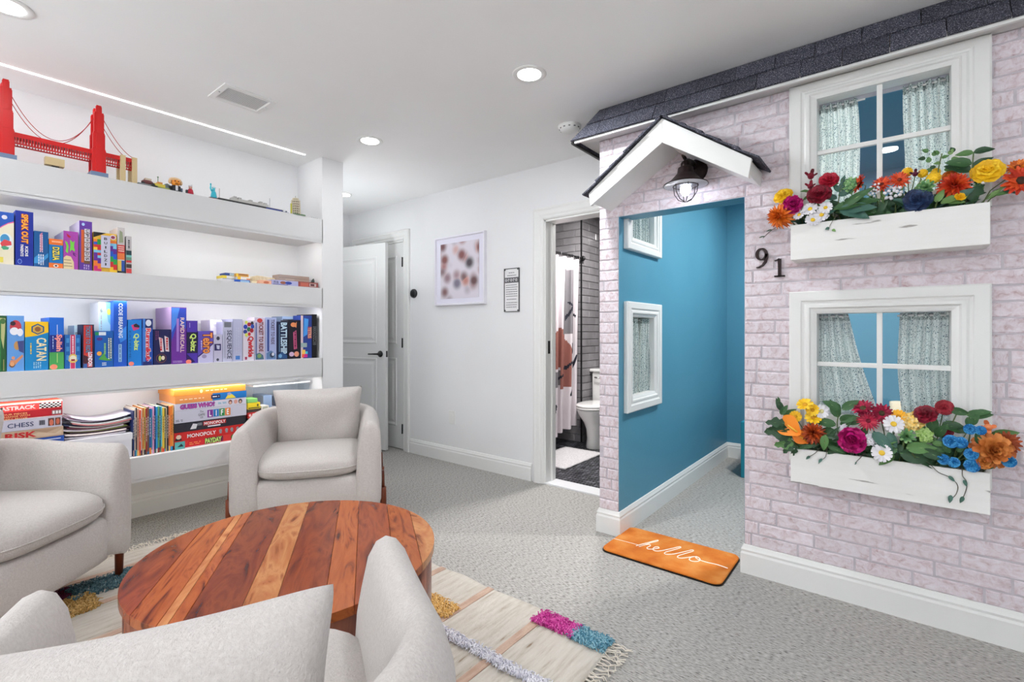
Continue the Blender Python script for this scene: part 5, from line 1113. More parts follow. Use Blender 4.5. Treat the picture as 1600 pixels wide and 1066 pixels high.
# right end of the bottom shelf
GE = 'small boxes at the right end of the bottom shelf'
def endbox(px0, px1, z0, z1, col, lab, items=(), X=-3.36, depth=.10):
    o = flat(px0, px1, z0, z1 - z0 - .001, X, col, lab, items, depth, group=GE); return o
ze = [zat(390, v, -3.36) for v in (654, 645, 640, 630, 623.5)]
endbox(387, 412, Z1, ze[0], (60, 52, 50), 'dark brown box hidden under the red patterned box behind the armchair')
endbox(387, 405, ze[0], ze[1], (196, 44, 44), 'red patterned small box beside the right pile', [('e', .2, .5, .1, .25, (240, 200, 200)), ('e', .5, .6, .12, .2, (240, 214, 210)), ('e', .8, .4, .1, .25, (120, 20, 30))])
endbox(386.6, 408, ze[1] , ze[2], (70, 58, 52), 'flat dark brown box under the yellow box')
endbox(387, 406.5, ze[2], ze[3], (232, 206, 40), 'bright yellow small box with dark markings beside the right pile', [('r', .05, .1, .95, .25, (60, 60, 40)), ('e', .8, .55, .08, .2, (90, 84, 40))])
endbox(387, 402.5, ze[3], ze[4], (130, 196, 110), 'small light green box on top of the yellow box')
o = endbox(408.5, 420, ze[1] + .0005, ze[1] + .034, (226, 222, 214), 'little white card box beside the yellow box', [('r', .15, .15, .85, .85, (176, 180, 160))])
# clear bin with odds and ends
CLEARP = glass_mat('clear_plastic', (.93, .95, .97, 1))
yb0, yb1 = onX(397, 610, -3.42).y, 1.90
t = thing('storage_bin', 'clear plastic storage bin with white rim at the right end of the bottom shelf', 'bin', (-3.53, (yb0 + yb1) / 2, Z1 + .001))
w2, d2, h2 = (yb1 - yb0) / 2, .105, zat(440, 603, -3.42) - Z1
mb = bx(-d2, -w2, 0, d2, w2, .004)
mb.box(-d2, -w2, .004, -d2 + .003, w2, h2).box(d2 - .003, -w2, .004, d2, w2, h2).box(-d2 + .003, -w2, .004, d2 - .003, -w2 + .003, h2).box(-d2 + .003, w2 - .003, .004, d2 - .003, w2, h2); mb.build('tub', CLEARP, t)
mb = MB(); sweep_frame(mb, -w2 - .004, -d2 - .004, w2 + .004, d2 + .004, [(0, 0), (0, .008), (.006, .008), (.006, 0)]); mb.v = [(z, x, h2 - y - .002 + .01) for x, y, z in mb.v]; mb.build('rim', mat((236, 238, 242), .35), t)
rnd = random.Random(8); cc = [((214, 150, 160), 'pink'), ((150, 170, 200), 'blue grey'), ((214, 214, 220), 'white'), ((120, 130, 150), 'slate'), ((196, 206, 216), 'pale blue'), ((206, 196, 190), 'beige')]
for i, (c, nm) in enumerate(cc):
    w_ = (2 * w2 - .02) / 6; x = -w2 + .01 + w_ * i
    o = bx(-.085, 0, 0, .085, w_ - .003, rnd.uniform(.45, .8) * h2).build('packet', mat(c, .5), None, (-3.53, (yb0 + yb1) / 2 + x, Z1 + .006), bevel=.004); tag(o, '%s packet inside the clear storage bin' % nm, 'packet', 'packets in the clear storage bin')

# ================================================================== TOY-BRICK MODELS ON THE TOP SHELF
RED = mat((206, 22, 24), .3, 0, .5); RED2 = mat((170, 16, 20), .3, 0, .5); TAN = mat((206, 184, 140), .4); BLG = mat((110, 130, 160), .4)
Z4 = 1.992; XM = -3.353
yT1, yT2, yE = onX(7.5, 180, XM).y, onX(152, 220, XM).y, onX(209, 260, XM).y
br = thing('toy_suspension_bridge', 'red toy-brick suspension bridge with two towers on the top shelf', 'model', (XM, yT2, Z4))
def zr(px, py, X=XM): return onX(px, py, X).z - Z4
hT = zr(152, 168); d1, d0 = zr(147, 237), zr(147, 253)
GA = .030
for yt in (0, yT1 - yT2):
    tw = MB().box(-.002, yt - .003, hT, .002, yt + .003, hT + .004).build('tower', RED, br)
    for s in (-1, 1):
        x = s * GA; m = MB()
        for z0, z1, a, b in ((.022, d1 + .01, .011, .027), (d1 + .01, hT * .62, .010, .023), (hT * .62, hT * .90, .009, .019), (hT * .90, hT, .007, .010)):
            m.box(x - a, yt - b, z0, x + a, yt + b, z1)
            m.box(x - a - .002, yt - b * .5, z0, x + a + .002, yt + b * .5, z1 - .004).box(x - a * .6, yt - b - .0025, z0, x + a * .6, yt + b + .0025, z1 - .006)
        m.build('tower_leg', RED, tw)
    for z in (.05, d0 - .012, hT * .56, hT * .72, hT * .86):
        bx(-GA, yt - .008, z, GA, yt + .008, z + .014).build('cross_beam', RED2, tw)
    bx(-GA - .020, yt - .036, 0, GA + .020, yt + .036, .022).build('tower_base', BLG, br)
ya = yT1 - yT2 - .25; ye = yE - yT2
bx(-.024, ya, d1 - .020, .024, ye, d1 - .004).build('roadway', RED2, br)
for s in (-1, 1):
    m = MB(); x = s * .026
    m.box(x - .004, ya, d1 - .022, x + .004, ye, d1).box(x - .003, ya, d0, x + .003, ye, d0 + .006)
    y = ya; i = 0
    while y < ye: m.box(x - .002, y, d0 + .005, x + .002, y + .004, d1 - .02); y += .0105; i += 1
    m.build('truss_girder', RED, br)
    mid = (yT1 - yT2) / 2
    for (A, B) in (((0, hT * .93), (yT1 - yT2, hT * .93)),):
        n = 24; pts = []
        for i in range(n + 1):
            t = i / n; y = A[0] + (B[0] - A[0]) * t; pts.append((s * GA, y, d1 + .004 + (hT * .93 - d1 - .004) * (2 * t - 1) ** 2))
        MB().tube(pts, .0017, 6).build('main_cable', RED2, br)
    pts = [(s * GA, ye * t, d1 + (hT * .93 - d1) * (1 - t) ** 1.7 * (1) + .002) for t in [i / 12 for i in range(13)]]
    MB().tube(pts, .0017, 6).build('side_cable', RED2, br)
    for yy in (onX(189, 260, XM).y - yT2, onX(207, 260, XM).y - yT2):
        bx(s * (GA + .006) - .008, yy - .011, 0, s * (GA + .006) + .008, yy + .011, zr(189, 245)).build('pylon', TAN, br)
MB().tube([(.02, -.33, d1), (.02, -.34, d1 + .02), (.02, -.365, d1 + .045), (.02, -.385, d1 + .047)], .004, 6).ell((.02, -.39, d1 + .045), .007, .010, .006).build('lamp_arm', mat((120, 128, 126), .4), br)
p = onX(85, 258, -3.322)
t = thing('toy_block', 'tan toy-brick block on a small dark foot in front of the red bridge', 'model', (-3.322, p.y, Z4))
bx(-.012, -.010, 0, .012, .016, .010).build('foot', mat((50, 44, 40), .5), t); bx(-.018, -.036, .010, .018, .036, .048).build('block', TAN, t, bevel=.001)
def at(px, X=-3.328): return (X, onX(px, 300, X).y, Z4)
def model(px, lab, X=-3.328, name='toy_model', group=None): return thing(name, lab, 'model', at(px, X), 0, group)
def part(mb, name, c, t, **k): return mb.build(name, mat(c, .4), t, **k)
t = model(229, 'small wine and grey toy-brick vehicle beside the red bridge')
part(bx(-.03, -.045, .0, .03, .045, .008), 'plate', (120, 126, 128), t); part(MB().ell((0, .004, .022), .02, .03, .016), 'body', (108, 60, 62), t); part(bx(-.014, -.01, .034, .014, .02, .044), 'roof', (196, 180, 160), t)
for s in (-1, 1):
    for y in (-.022, .026): part(MB().lathe([(.001, -.004), (.008, -.004), (.008, .004), (.001, .004)], 12, X=Matrix.Translation((s * .02, y, .012)) @ Matrix.Rotation(PI / 2, 4, 'Y')), 'wheel', (40, 40, 42), t)
t = model(250, 'small yellow toy-brick vehicle with green base on the top shelf')
part(bx(-.03, -.05, 0, .03, .04, .006), 'plate', (150, 160, 80), t); part(bx(-.02, -.032, .006, .02, .02, .024), 'body', (212, 190, 70), t); part(bx(-.016, -.015, .024, .016, .008, .036), 'cabin', (206, 140, 70), t); part(MB().tube([(0, -.01, .036), (0, -.01, .062)], .002, 6).ell((0, -.01, .066), .004, .004, .005), 'mast', (120, 150, 120), t)
t = model(263, 'dark grey sloped toy-brick wing piece beside the orange headed figure', -3.345)
part(MB().prism([(-.04, .002), (.05, .002), (.05, .008), (-.01, .04), (-.02, .036)], 'x', -.02, .02), 'wing', (110, 120, 124), t); part(bx(-.03, -.045, 0, .03, .06, .003), 'plate', (90, 96, 100), t)
t = model(274.5, 'toy figure with orange face, sandy hair and black suit on the top shelf')
part(bx(-.018, -.022, 0, .018, .022, .036), 'suit', (26, 27, 34), t, bevel=.005); part(bx(.0175, -.006, .006, .0195, .006, .036), 'shirt', (214, 214, 220), t)
part(MB().ell((0, 0, .056), .021, .024, .024), 'head', (224, 140, 40), t)
part(MB().ell((-.006, .0, .070), .024, .032, .016).ell((-.004, -.027, .058), .014, .009, .014).ell((-.004, .027, .058), .014, .009, .014), 'hair', (206, 172, 130), t)
part(MB().ell((.020, -.009, .060), .003, .004, .003).ell((.020, .009, .060), .003, .004, .003).box(.019, -.008, .046, .0215, .008, .0485), 'face', (90, 44, 20), t)
part(bx(-.012, .024, .004, .012, .034, .028), 'arm', (90, 110, 130), t, bevel=.004); part(bx(-.012, -.034, .004, .012, -.024, .028), 'arm', (26, 27, 34), t, bevel=.004)
t = model(297.5, 'small crimson toy figure with a white cap on the top shelf')
part(MB().lathe([(.014, 0), (.017, .01), (.013, .03), (.008, .036)], 14), 'robe', (170, 24, 50), t); part(MB().ell((0, 0, .044), .010, .010, .010), 'head', (196, 150, 130), t); part(MB().ell((0, 0, .052), .011, .012, .006).tube([(0, .004, .054), (0, .010, .064)], [.005, .002], 6), 'cap', (206, 204, 208), t); part(bx(-.006, -.024, 0, .006, -.014, .026), 'bag', (40, 40, 46), t)
t = model(334, 'small turquoise toy statue with raised arm on a dark red base')
part(bx(-.018, -.030, 0, .018, .03, .007), 'base', (90, 40, 40), t)
part(MB().lathe([(.019, .007), (.017, .02), (.013, .042), (.010, .05), (.001, .053)], 14), 'robe', (50, 170, 190), t); part(MB().ell((0, 0, .060), .008, .008, .010), 'head', (60, 180, 196), t)
m = MB()
for k in range(5): a = -1 + k * .5; m.tube([(0, .006 * math.sin(a), .068), (0, .016 * math.sin(a), .069 + .012 * math.cos(a))], [.002, .0007], 5)
part(m, 'crown', (50, 170, 190), t); part(MB().tube([(0, -.010, .048), (0, -.018, .066), (0, -.017, .082)], [.006, .005, .004], 8).ell((0, -.017, .090), .004, .005, .008), 'arm', (60, 180, 196), t)
# long palace on a black base
ya, yb2 = onX(337, 310, -3.35).y, onX(437, 325, -3.35).y; L = yb2 - ya
t = thing('toy_palace', 'long grey toy-brick palace on a thin black base on the top shelf', 'model', (-3.324, ya, Z4))
bx(-.035, 0, 0, .02, L, .011).build('base', mat((24, 24, 30), .4), t); bx(-.033, .002, .011, .018, L - .002, .014).build('lawn', mat((160, 156, 150), .6), t)
bx(.0202, L * .72, .002, .0212, L * .99, .010).build('name_strip', mat((40, 56, 130), .4), t)
G = mat((176, 174, 172), .5); m = bx(-.028, L * .20, .014, .002, L * .78, .034); m.build('wing', G, t)
for i in range(30):
    y = L * .205 + i * L * .0192; bx(.0015, y, .016, .005, y + L * .009, .033).build('column', mat((206, 204, 202), .5), t)
for c, h in ((.26, .046), (.33, .044), (.66, .046), (.73, .042), (.50, .043)): bx(-.03, L * (c - .025), .014, .004, L * (c + .025), h).build('pavilion', G, t, bevel=.003)
for c, h in ((.03, .075), (.80, .080)): MB().tube([(0, L * c, .012), (0, L * c, h)], .0013, 6).build('flagpole', mat((120, 70, 60) if c < .5 else (150, 150, 150), .4), t)
t = model(445, 'tiny white and blue toy-brick pieces beside the palace')
part(bx(-.02, -.03, 0, .02, .02, .004), 'plate', (70, 90, 150), t); part(MB().lathe([(.004, .004), (.009, .016), (.004, .02)], 8, X=Matrix.Translation((0, -.012, 0))), 'bowl', (210, 210, 212), t); part(MB().lathe([(.004, .004), (.007, .014), (.004, .017)], 8, X=Matrix.Translation((0, .010, 0))), 'bowl', (90, 96, 100), t)
# leaning tower
t = model(463, 'beige toy-brick leaning tower of seven tiers at the right end of the top shelf')
BE, BD = mat((216, 206, 184), .5), mat((110, 100, 84), .6); tilt = Matrix.Rotation(.05, 4, 'X')
part(bx(-.035, -.035, 0, .035, .05, .005), 'plate', (96, 130, 90), t)
h = zr(462, 311, -3.33); n = 7; th = h / n * .98
for i in range(n):
    r = .030 if i < n - 1 else .021; z = .005 + i * th
    MB().lathe([(.001, z), (r * .80, z), (r * .80, z + th * .78), (.001, z + th * .78)], 18, X=tilt).build('tier_core', BD, t)
    m = MB()
    for k in range(14): a = 2 * PI * k / 14; m.tube([(r * .93 * math.cos(a), r * .93 * math.sin(a), z), (r * .93 * math.cos(a), r * .93 * math.sin(a), z + th * .8)], .0026, 5, X=tilt)
    m.build('colonnade', BE, t)
    MB().lathe([(.001, z + th * .76), (r, z + th * .76), (r, z + th), (.001, z + th)], 18, X=tilt).build('tier_ring', BE, t)
MB().tube([(0, .0, .005 + n * th), (0, .0, n * th + .022)], .0014, 5, X=tilt).build('flagpole', BD, t)
part(bx(-.004, -.041, .005, .006, -.035, h * .66), 'annex', (196, 190, 60), t); part(bx(-.01, .03, .005, .01, .06, .014), 'hedge', (90, 130, 100), t)
t = model(491, 'row of tiny dark toy-brick studs at the very end of the top shelf')
for i in range(4): part(MB().lathe([(.001, 0), (.006, 0), (.006, .007), (.001, .009)], 10, X=Matrix.Translation((0, -.02 + i * .0135, 0))), 'stud', ((50, 60, 58), (70, 80, 78))[i % 2], t)

# ================================================================== FLOWER BOXES
def flower_box(lab, z0, z1):
    t = thing('window_box', lab, 'flower box', (0, YF, 0))
    x0, x1, y0, y1 = -.366, .262, -.134, -.008
    bx(x0, y0, z0, x1, y0 + .012, z1).build('front_board', BOXWHITE, t, bevel=.002)
    bx(x0, y1 - .01, z0, x1, y1, z1).build('back_board', BOXWHITE, t)
    bx(x0, y0 + .012, z0, x0 + .012, y1 - .01, z1).build('end_board', BOXWHITE, t); bx(x1 - .012, y0 + .012, z0, x1, y1 - .01, z1).build('end_board', BOXWHITE, t)
    bx(x0 + .012, y0 + .012, z0 + .002, x1 - .012, y1 - .01, z0 + .014).build('bottom_board', BOXWHITE, t)
    bx(x0 + .013, y0 + .013, z0 + .014, x1 - .013, y1 - .011, z1 - .03).build('soil', mat((44, 34, 28), .95), t)
UZ0, UZ1, LZ0, LZ1 = 1.484, 1.636, .512, .662
flower_box('white wooden flower box under the upper facade window', UZ0, UZ1)
flower_box('white wooden flower box under the lower facade window', LZ0, LZ1)
GREEN = [mat((52, 92, 50), .5), mat((40, 72, 44), .5), mat((82, 122, 66), .5), mat((112, 148, 84), .5), mat((66, 104, 92), .5), mat((150, 170, 110), .55)]
STEM = mat((86, 104, 58), .6); DSTEM = mat((70, 66, 52), .6)
def petal(mb, M, L, W, cup=.3, tip=.5, mi=0, nu=4, nv=3, curl=0.0, blunt=.17):
    """a cupped petal from the origin along local +y, up is +z"""
    def fn(u, v):
        t = v; w = W * (math.sin(PI * min(1, t ** tip * (.92 - blunt) + .06)) ** .8) * (u - .5)
        return (w, L * t, cup * L * t * t + abs(u - .5) * W * .35 - curl * L * t ** 4)
    return mb.grid(nu, nv + 1, fn, mi, M)
def head_mat(px, py, Y, face=(0, -1, .25), roll=0):
    p = onY(px, py, Y); f = Vector(face).normalized()
    q = f.to_track_quat('Z', 'Y')
    return p, Matrix.Translation(p) @ q.to_matrix().to_4x4() @ Matrix.Rotation(roll, 4, 'Z')
def scale_at(p): return (p.x * FW.x + p.y * FW.y) / FPX
FN = [0]
calla_roll = 1.05
def base_pt(p, upper, rnd):
    zt = (UZ1 if upper else LZ1) - .032
    return Vector((max(-.33, min(.23, p.x * .86 + rnd.uniform(-.02, .02) - .007)), YF - .07 + rnd.uniform(-.03, .03), zt))
def flower(kind, px, py, r, col, lab, upper, col2=None, Y=None, face=None, stem=True, group=None):
    FN[0] += 1; rnd = random.Random(FN[0] * 17 + 3)
    Y = Y if Y is not None else YF - .085 - rnd.uniform(0, .03)
    face = face or (rnd.uniform(-.3, .3), -1, rnd.uniform(.1, .5))
    p, M = head_mat(px, py, Y, face, rnd.uniform(0, 6)); R = r * scale_at(p)
    b = base_pt(p, upper, rnd); t = thing(kind_name[kind], lab, 'flower', b, 0, group or ('artificial flowers in the upper box' if upper else 'artificial flowers in the lower box'))
    T = Matrix.Translation(-b) @ M; S_ = Matrix.Diagonal((R, R, R, 1)); cols = [mat(c, .55) for c in ((col,) if isinstance(col[0], int) else col)]
    c2 = mat(col2, .6) if col2 else None
    mb = MB(); nc = len(cols)
    def rot(a, el): return T @ S_ @ Matrix.Rotation(a, 4, 'Z') @ Matrix.Rotation(el, 4, 'X')
    if kind in ('rose', 'ranunculus', 'peony'):
        layers = {'rose': 6, 'ranunculus': 8, 'peony': 5}[kind]
        for k in range(layers):
            f = k / (layers - 1); n = 3 + int(f * 4); el = 1.35 - 1.15 * f
            for j in range(n):
                petal(mb, rot(2 * PI * j / n + k * .9, el) @ Matrix.Translation((0, .04 + .10 * f, .30 * (1 - f))), .42 + .50 * f, .60 + .55 * f, -.30 if kind != 'peony' else -.1, 1.5, rnd.randrange(nc), 7, 6)
        mb.ell((0, 0, .22), .22, .22, .2, 8, 6, 0, T @ S_)
    elif kind in ('daisy', 'sunflower', 'pinwheel'):
        n = {'daisy': 13, 'sunflower': 16, 'pinwheel': 22}[kind]
        for L_, k in (((1.0, 0), (.82, 1)) if kind != 'daisy' else ((1.0, 0),)):
            for j in range(n): petal(mb, rot(2 * PI * (j + .5 * k) / n + rnd.uniform(-.06, .06), .12 + .28 * k + rnd.uniform(-.12, .12)), L_, {'daisy': .40, 'sunflower': .36, 'pinwheel': .2}[kind], .12, 1.1 if kind == 'daisy' else .7, rnd.randrange(nc), 4, 5, .12, .22 if kind == 'daisy' else .05)
    elif kind == 'mum':
        for k in range(7):
            n = 7 + k * 2; el = 1.4 - k * .30
            for j in range(n): petal(mb, rot(2 * PI * j / n + k * .5, el + rnd.uniform(-.1, .1)) @ Matrix.Translation((0, .05, .0)), .72 + .045 * k, .26, .30 if k < 4 else .05, .65, rnd.randrange(nc), 3, 4, .25, .02)
        mb.ell((0, 0, 0), .35, .35, .3, 8, 6, 0, T @ S_)
    elif kind == 'petalmum':
        for k in range(6):
            n = 5 + k * 2; el = 1.35 - k * .27
            for j in range(n): petal(mb, rot(2 * PI * j / n + k * .5, el + rnd.uniform(-.12, .12)) @ Matrix.Translation((0, .06, .0)), .62 + .07 * k, .40, .42 if k < 4 else .15, 1.1, rnd.randrange(nc), 5, 5, .3)
    elif kind == 'carnation':
        for k in range(6):
            n = 6 + k * 2; el = 1.4 - k * .28
            for j in range(n): petal(mb, rot(2 * PI * j / n + k * .6, el + rnd.uniform(-.15, .15)) @ Matrix.Translation((0, .05, .02)), .64 + .06 * k, .52, .1, 2.2, rnd.randrange(nc), 5, 5, -.2 if j % 2 else .2)
    elif kind == 'calla':
        T = T @ Matrix.Rotation(-rnd.uniform(0, 0), 4, 'Z')
        p, M0 = head_mat(px, py, Y, face, calla_roll); T = Matrix.Translation(-b) @ M0
        petal(mb, T @ S_ @ Matrix.Translation((0, -1.05, .1)), 2.1, 2.0, .22, 1.25, 0, 13, 12, .3, .12)
        mb.lathe([(.10, -1.5), (.16, -1.0), (.30, -.55), (.42, -.2)], 14, 0, T @ S_ @ Matrix.Translation((0, .1, -.1)) @ Matrix.Rotation(-PI / 2 + .35, 4, 'X'))
    elif kind == 'ball':
        mb.ell((0, 0, 0), 1, 1, .95, 14, 10, 0, T @ S_)
        for j in range(60):
            z = 1 - 2 * (j + .5) / 60; a = j * 2.39996; q = math.sqrt(1 - z * z); mb.ell((q * math.cos(a) * .96, q * math.sin(a) * .96, z * .93), .15, .15, .15, 5, 4, 0, T @ S_)
    elif kind == 'bud':
        mb.ell((0, 0, 0), .8, .8, 1, 10, 8, 0, T @ S_)
        for j in range(4): petal(mb, rot(2 * PI * j / 4, 1.1) @ Matrix.Translation((0, .3, -.6)), 1.3, .9, -.25, .8, rnd.randrange(nc), 4, 4)
    elif kind == 'berries':
        for j in range(16):
            a, q = j * 2.4, math.sqrt(j / 16); c = Vector((q * math.cos(a) * 1.3, q * math.sin(a) * .8, rnd.uniform(-.3, .3)))
            mb.ell(c, .20, .20, .20, 8, 6, rnd.randrange(nc), T @ S_)
    elif kind == 'rosette':
        for k in range(6):
            n = 4 + k; el = 1.35 - k * .24
            for j in range(n): petal(mb, rot(2 * PI * j / n + k * .8, el) @ Matrix.Translation((0, .06, 0)), .42 + .11 * k, .42, .15, .6, rnd.randrange(nc), 4, 3)
    elif kind == 'floret':
        for j in range(22):
            a, q = j * 2.4, math.sqrt((j + .5) / 22); c = Vector((q * math.cos(a) * .85, q * math.sin(a) * .85, .5 * (1 - q * q) + rnd.uniform(-.08, .08)))
            for i in range(4): petal(mb, T @ S_ @ Matrix.Translation(c) @ Matrix.Rotation(i * PI / 2 + j, 4, 'Z') @ Matrix.Rotation(.35, 4, 'X'), .27, .26, .1, .9, rnd.randrange(nc), 3, 2)
    mb.build('berries' if kind == 'berries' else 'petals', cols, t)
    if kind in ('daisy', 'sunflower', 'pinwheel'):
        MB().ell((0, 0, .10), .30 if kind != 'pinwheel' else .22, .30 if kind != 'pinwheel' else .22, .16, 12, 8, 0, T @ S_).build('flower_centre', c2, t)
    if kind == 'calla':
        MB().tube([(0, -.75, .22), (0, -.2, .30), (.02, .25, .30)], [.08, .1, .05], 8, X=T @ S_).build('spadix', mat((236, 190, 70), .6), t)
    if stem:
        h = p - b; f = Vector(face).normalized() * R * .35; d = Vector((h.x * .35, h.y * .5, h.z * .55))
        MB().tube([(0, 0, 0), d, h - f * 1.6, h - f * .3], [.0022, .002, .0018, .0016], 5).build('stem', STEM, t)
        MB().lathe([(R * .12, -R * .25), (R * .3, -R * .05), (R * .35, R * .02)], 8, X=T).build('calyx', GREEN[0], t)
    return t
kind_name = dict(rose='rose', ranunculus='ranunculus', peony='peony', daisy='daisy', sunflower='sunflower', pinwheel='gerbera', mum='chrysanthemum', carnation='carnation', calla='calla_lily', ball='billy_button', bud='flower_bud', berries='berry_sprig', rosette='succulent', petalmum='dahlia', floret='hydrangea')
_leaf = {}
def leaf_mesh(kind, mi):  # shared by alike leaves
    k = (kind, mi)
    if k not in _leaf:
        ar = {'oval': .5, 'long': .28, 'round': .8, 'star': .6, 'grass': .10}[kind]
        def fn(u, v):
            w = ar * math.sin(PI * min(1, .04 + v ** .8 * .95)) ** .85; x = (u - .5) * w
            if kind == 'star': x *= 1 + .35 * math.sin(v * 16)
            return (x, v, abs(u - .5) * w * .35 - .28 * v * v + .02 * math.sin(v * 14) * abs(u - .5) * 2)
        mb = MB().grid(5, 8, fn); mb.tube([(0, 0, .002), (0, .5, -.068), (0, .96, -.255)], [.012, .008, .002], 4, 1)
        me = bpy.data.meshes.new('leaf'); me.from_pydata(mb.v, [], mb.f)
        me.materials.append(GREEN[mi]); me.materials.append(GREEN[5] if mi in (0, 2, 3) else GREEN[3]); me.polygons.foreach_set('material_index', mb.m); me.polygons.foreach_set('use_smooth', mb.sm)
        _leaf[k] = me
    return _leaf[k]
def sprig(pts, lab, upper, leaves, mi=0, kind='oval', Yp=None, stemr=.0022, smat=None, tip=None):
    """pts: stem path in the photograph's pixels from base to tip; leaves: (px, py, angle in degrees on the facade, length in px)"""
    FN[0] += 1; rnd = random.Random(FN[0] * 13)
    Y = Yp if Yp is not None else YF - .075 - rnd.uniform(0, .03)
    P = [onY(a, b, Y) for a, b in pts]; b = base_pt(P[0], upper, rnd)
    t = thing('leaf_sprig', lab, 'foliage', b, 0, 'artificial leaf sprigs in the upper box' if upper else 'artificial leaf sprigs in the lower box')
    path = [Vector((0, 0, 0))] + [q - b for q in P]
    MB().tube(smooth3(path), stemr, 5).build('stem', smat or STEM, t)
    for px, py, ang, ln in leaves:
        q = onY(px, py, Y); L = ln * scale_at(q); a = math.radians(ang)
        d = Vector((math.cos(a), -rnd.uniform(.1, .5), math.sin(a))).normalized(); nrm = Vector((rnd.uniform(-.3, .3), -1, rnd.uniform(.1, .7)))
        x = d.cross(nrm).normalized(); z = x.cross(d).normalized()
        o = link('leaf', leaf_mesh(kind, mi if rnd.random() < .7 else max(0, min(4, mi + rnd.choice((-1, 1))))), t)
        o.matrix_local = Matrix.Translation(q - b) @ Matrix((x, d, z)).transposed().to_4x4() @ Matrix.Scale(L, 4)
    return t
def smooth3(P, n=4):
    out = []
    for i in range(len(P) - 1):
        p0, p1, p2, p3 = [Vector(P[max(0, min(len(P) - 1, i + k))]) for k in (-1, 0, 1, 2)]
        for j in range(n):
            t = j / n; out.append(.5 * (2 * p1 + (p2 - p0) * t + (2 * p0 - 5 * p1 + 4 * p2 - p3) * t * t + (3 * p1 - p0 - 3 * p2 + p3) * t ** 3))
    return out + [Vector(P[-1])]
YEL = ((244, 196, 22), (250, 210, 50), (232, 180, 16)); ORG = ((222, 110, 24), (204, 92, 18), (236, 132, 40)); MAG = ((188, 18, 110), (206, 30, 130), (160, 14, 90)); DRED = ((126, 14, 38), (146, 20, 46), (104, 10, 30)); ORR = ((212, 62, 28), (226, 84, 34), (190, 48, 24)); NAVY = ((34, 54, 92), (44, 66, 108), (26, 42, 76)); CRE = ((246, 214, 130), (250, 226, 160), (240, 200, 104)); BUR = ((150, 16, 56), (176, 24, 66), (130, 12, 46)); WHT = ((238, 236, 240), (226, 224, 230)); TEALG = ((120, 168, 110), (150, 190, 130), (96, 146, 96)); BLU = ((40, 128, 190), (28, 108, 170), (70, 156, 208)); BRN = ((196, 112, 48), (214, 134, 66), (172, 90, 36)); RST = ((150, 62, 24), (176, 80, 34))
U, D = True, False
# upper box
flower('mum', 1219, 338, 21, ORG, 'orange chrysanthemum drooping over the left end of the upper box', U, Y=YF - .13, face=(-.5, -1, -.2))
flower('rose', 1224, 307, 13, YEL, 'small yellow rose above the drooping orange chrysanthemum', U, face=(-.2, -1, .6))
flower('carnation', 1238, 321, 15, MAG, 'magenta carnation beside the small yellow rose in the upper box', U, Y=YF - .13)
for x, y, r, w in ((1266, 327, 11, 'highest white daisy of the cluster in the upper box'), (1284, 336, 11, 'rightmost low white daisy of the cluster in the upper box'), (1270, 344, 11, 'lowest white daisy of the cluster in the upper box'), (1290, 325, 10, 'white daisy under the dark red ranunculus in the upper box'), (1249, 336, 9, 'white daisy just right of the magenta carnation in the upper box')):
    flower('daisy', x, y, r, WHT, w, U, (232, 190, 40), Y=YF - .135)
flower('ranunculus', 1280, 304, 16, DRED, 'large dark red ranunculus at the left of the upper box', U, Y=YF - .12)
flower('peony', 1295, 283, 13, ((168, 20, 46), (190, 32, 56)), 'crimson peony standing above the dark red ranunculus', U)
flower('bud', 1267, 275, 6, DRED, 'higher dark red bud at the left of the upper box', U); flower('bud', 1266, 291, 5, DRED, 'lower dark red bud beside the dark red ranunculus', U)
flower('floret', 1329, 291, 14, TEALG, 'pale green hydrangea left of the sideways orange flower', U)
flower('sunflower', 1344, 288, 15, ORR, 'orange red flower turned sideways near the window middle', U, (90, 40, 20), face=(-.9, -.5, .3))
flower('pinwheel', 1378, 289, 15, ORR, 'orange red gerbera above the white berry sprigs', U, (110, 30, 20)); flower('pinwheel', 1405, 282, 15, ((222, 84, 40), (206, 64, 30)), 'lighter orange gerbera under the first yellow billy button', U, (120, 40, 20))
flower('berries', 1397, 300, 13, WHT, 'white berry sprig in the middle of the upper box', U, Y=YF - .12); flower('berries', 1366, 297, 9, WHT, 'small white berry sprig left of the middle one', U, Y=YF - .12)
flower('ball', 1417.5, 269, 7, ((232, 184, 20),), 'first yellow billy button from the left in the upper box', U); flower('ball', 1441.5, 271, 6.5, ((236, 188, 24),), 'second yellow billy button beside the dark berry', U); flower('ball', 1459, 278, 9, ((240, 194, 30),), 'largest yellow billy button, third from the left', U); flower('ball', 1462, 269, 6, ((240, 194, 30),), 'yellow billy button tucked behind the largest one', U, Y=YF - .06)
flower('bud', 1430, 272, 4.5, ((90, 20, 50),), 'small dark plum berry between the yellow billy buttons', U)
flower('ranunculus', 1433, 313, 18, NAVY, 'navy blue ranunculus at the rim of the upper box', U, Y=YF - .12)
flower('rosette', 1447, 293, 12, TEALG, 'green succulent rosette above the navy ranunculus', U, Y=YF - .12)
flower('mum', 1491, 291, 23, ORR, 'largest orange red chrysanthemum at the right of the upper box', U, Y=YF - .11); flower('rose', 1484, 276, 9, ORG, 'small orange bloom behind the largest orange chrysanthemum', U, Y=YF - .06)
flower('peony', 1500, 308, 7, YEL, 'small yellow bloom under the largest orange chrysanthemum', U, Y=YF - .13)
flower('rose', 1543, 268, 19, YEL, 'large yellow rose at the right of the upper box', U, Y=YF - .10, face=(-.1, -1, .35)); flower('berries', 1522, 288, 12, WHT, 'white berry sprig below the large yellow rose', U, Y=YF - .10)
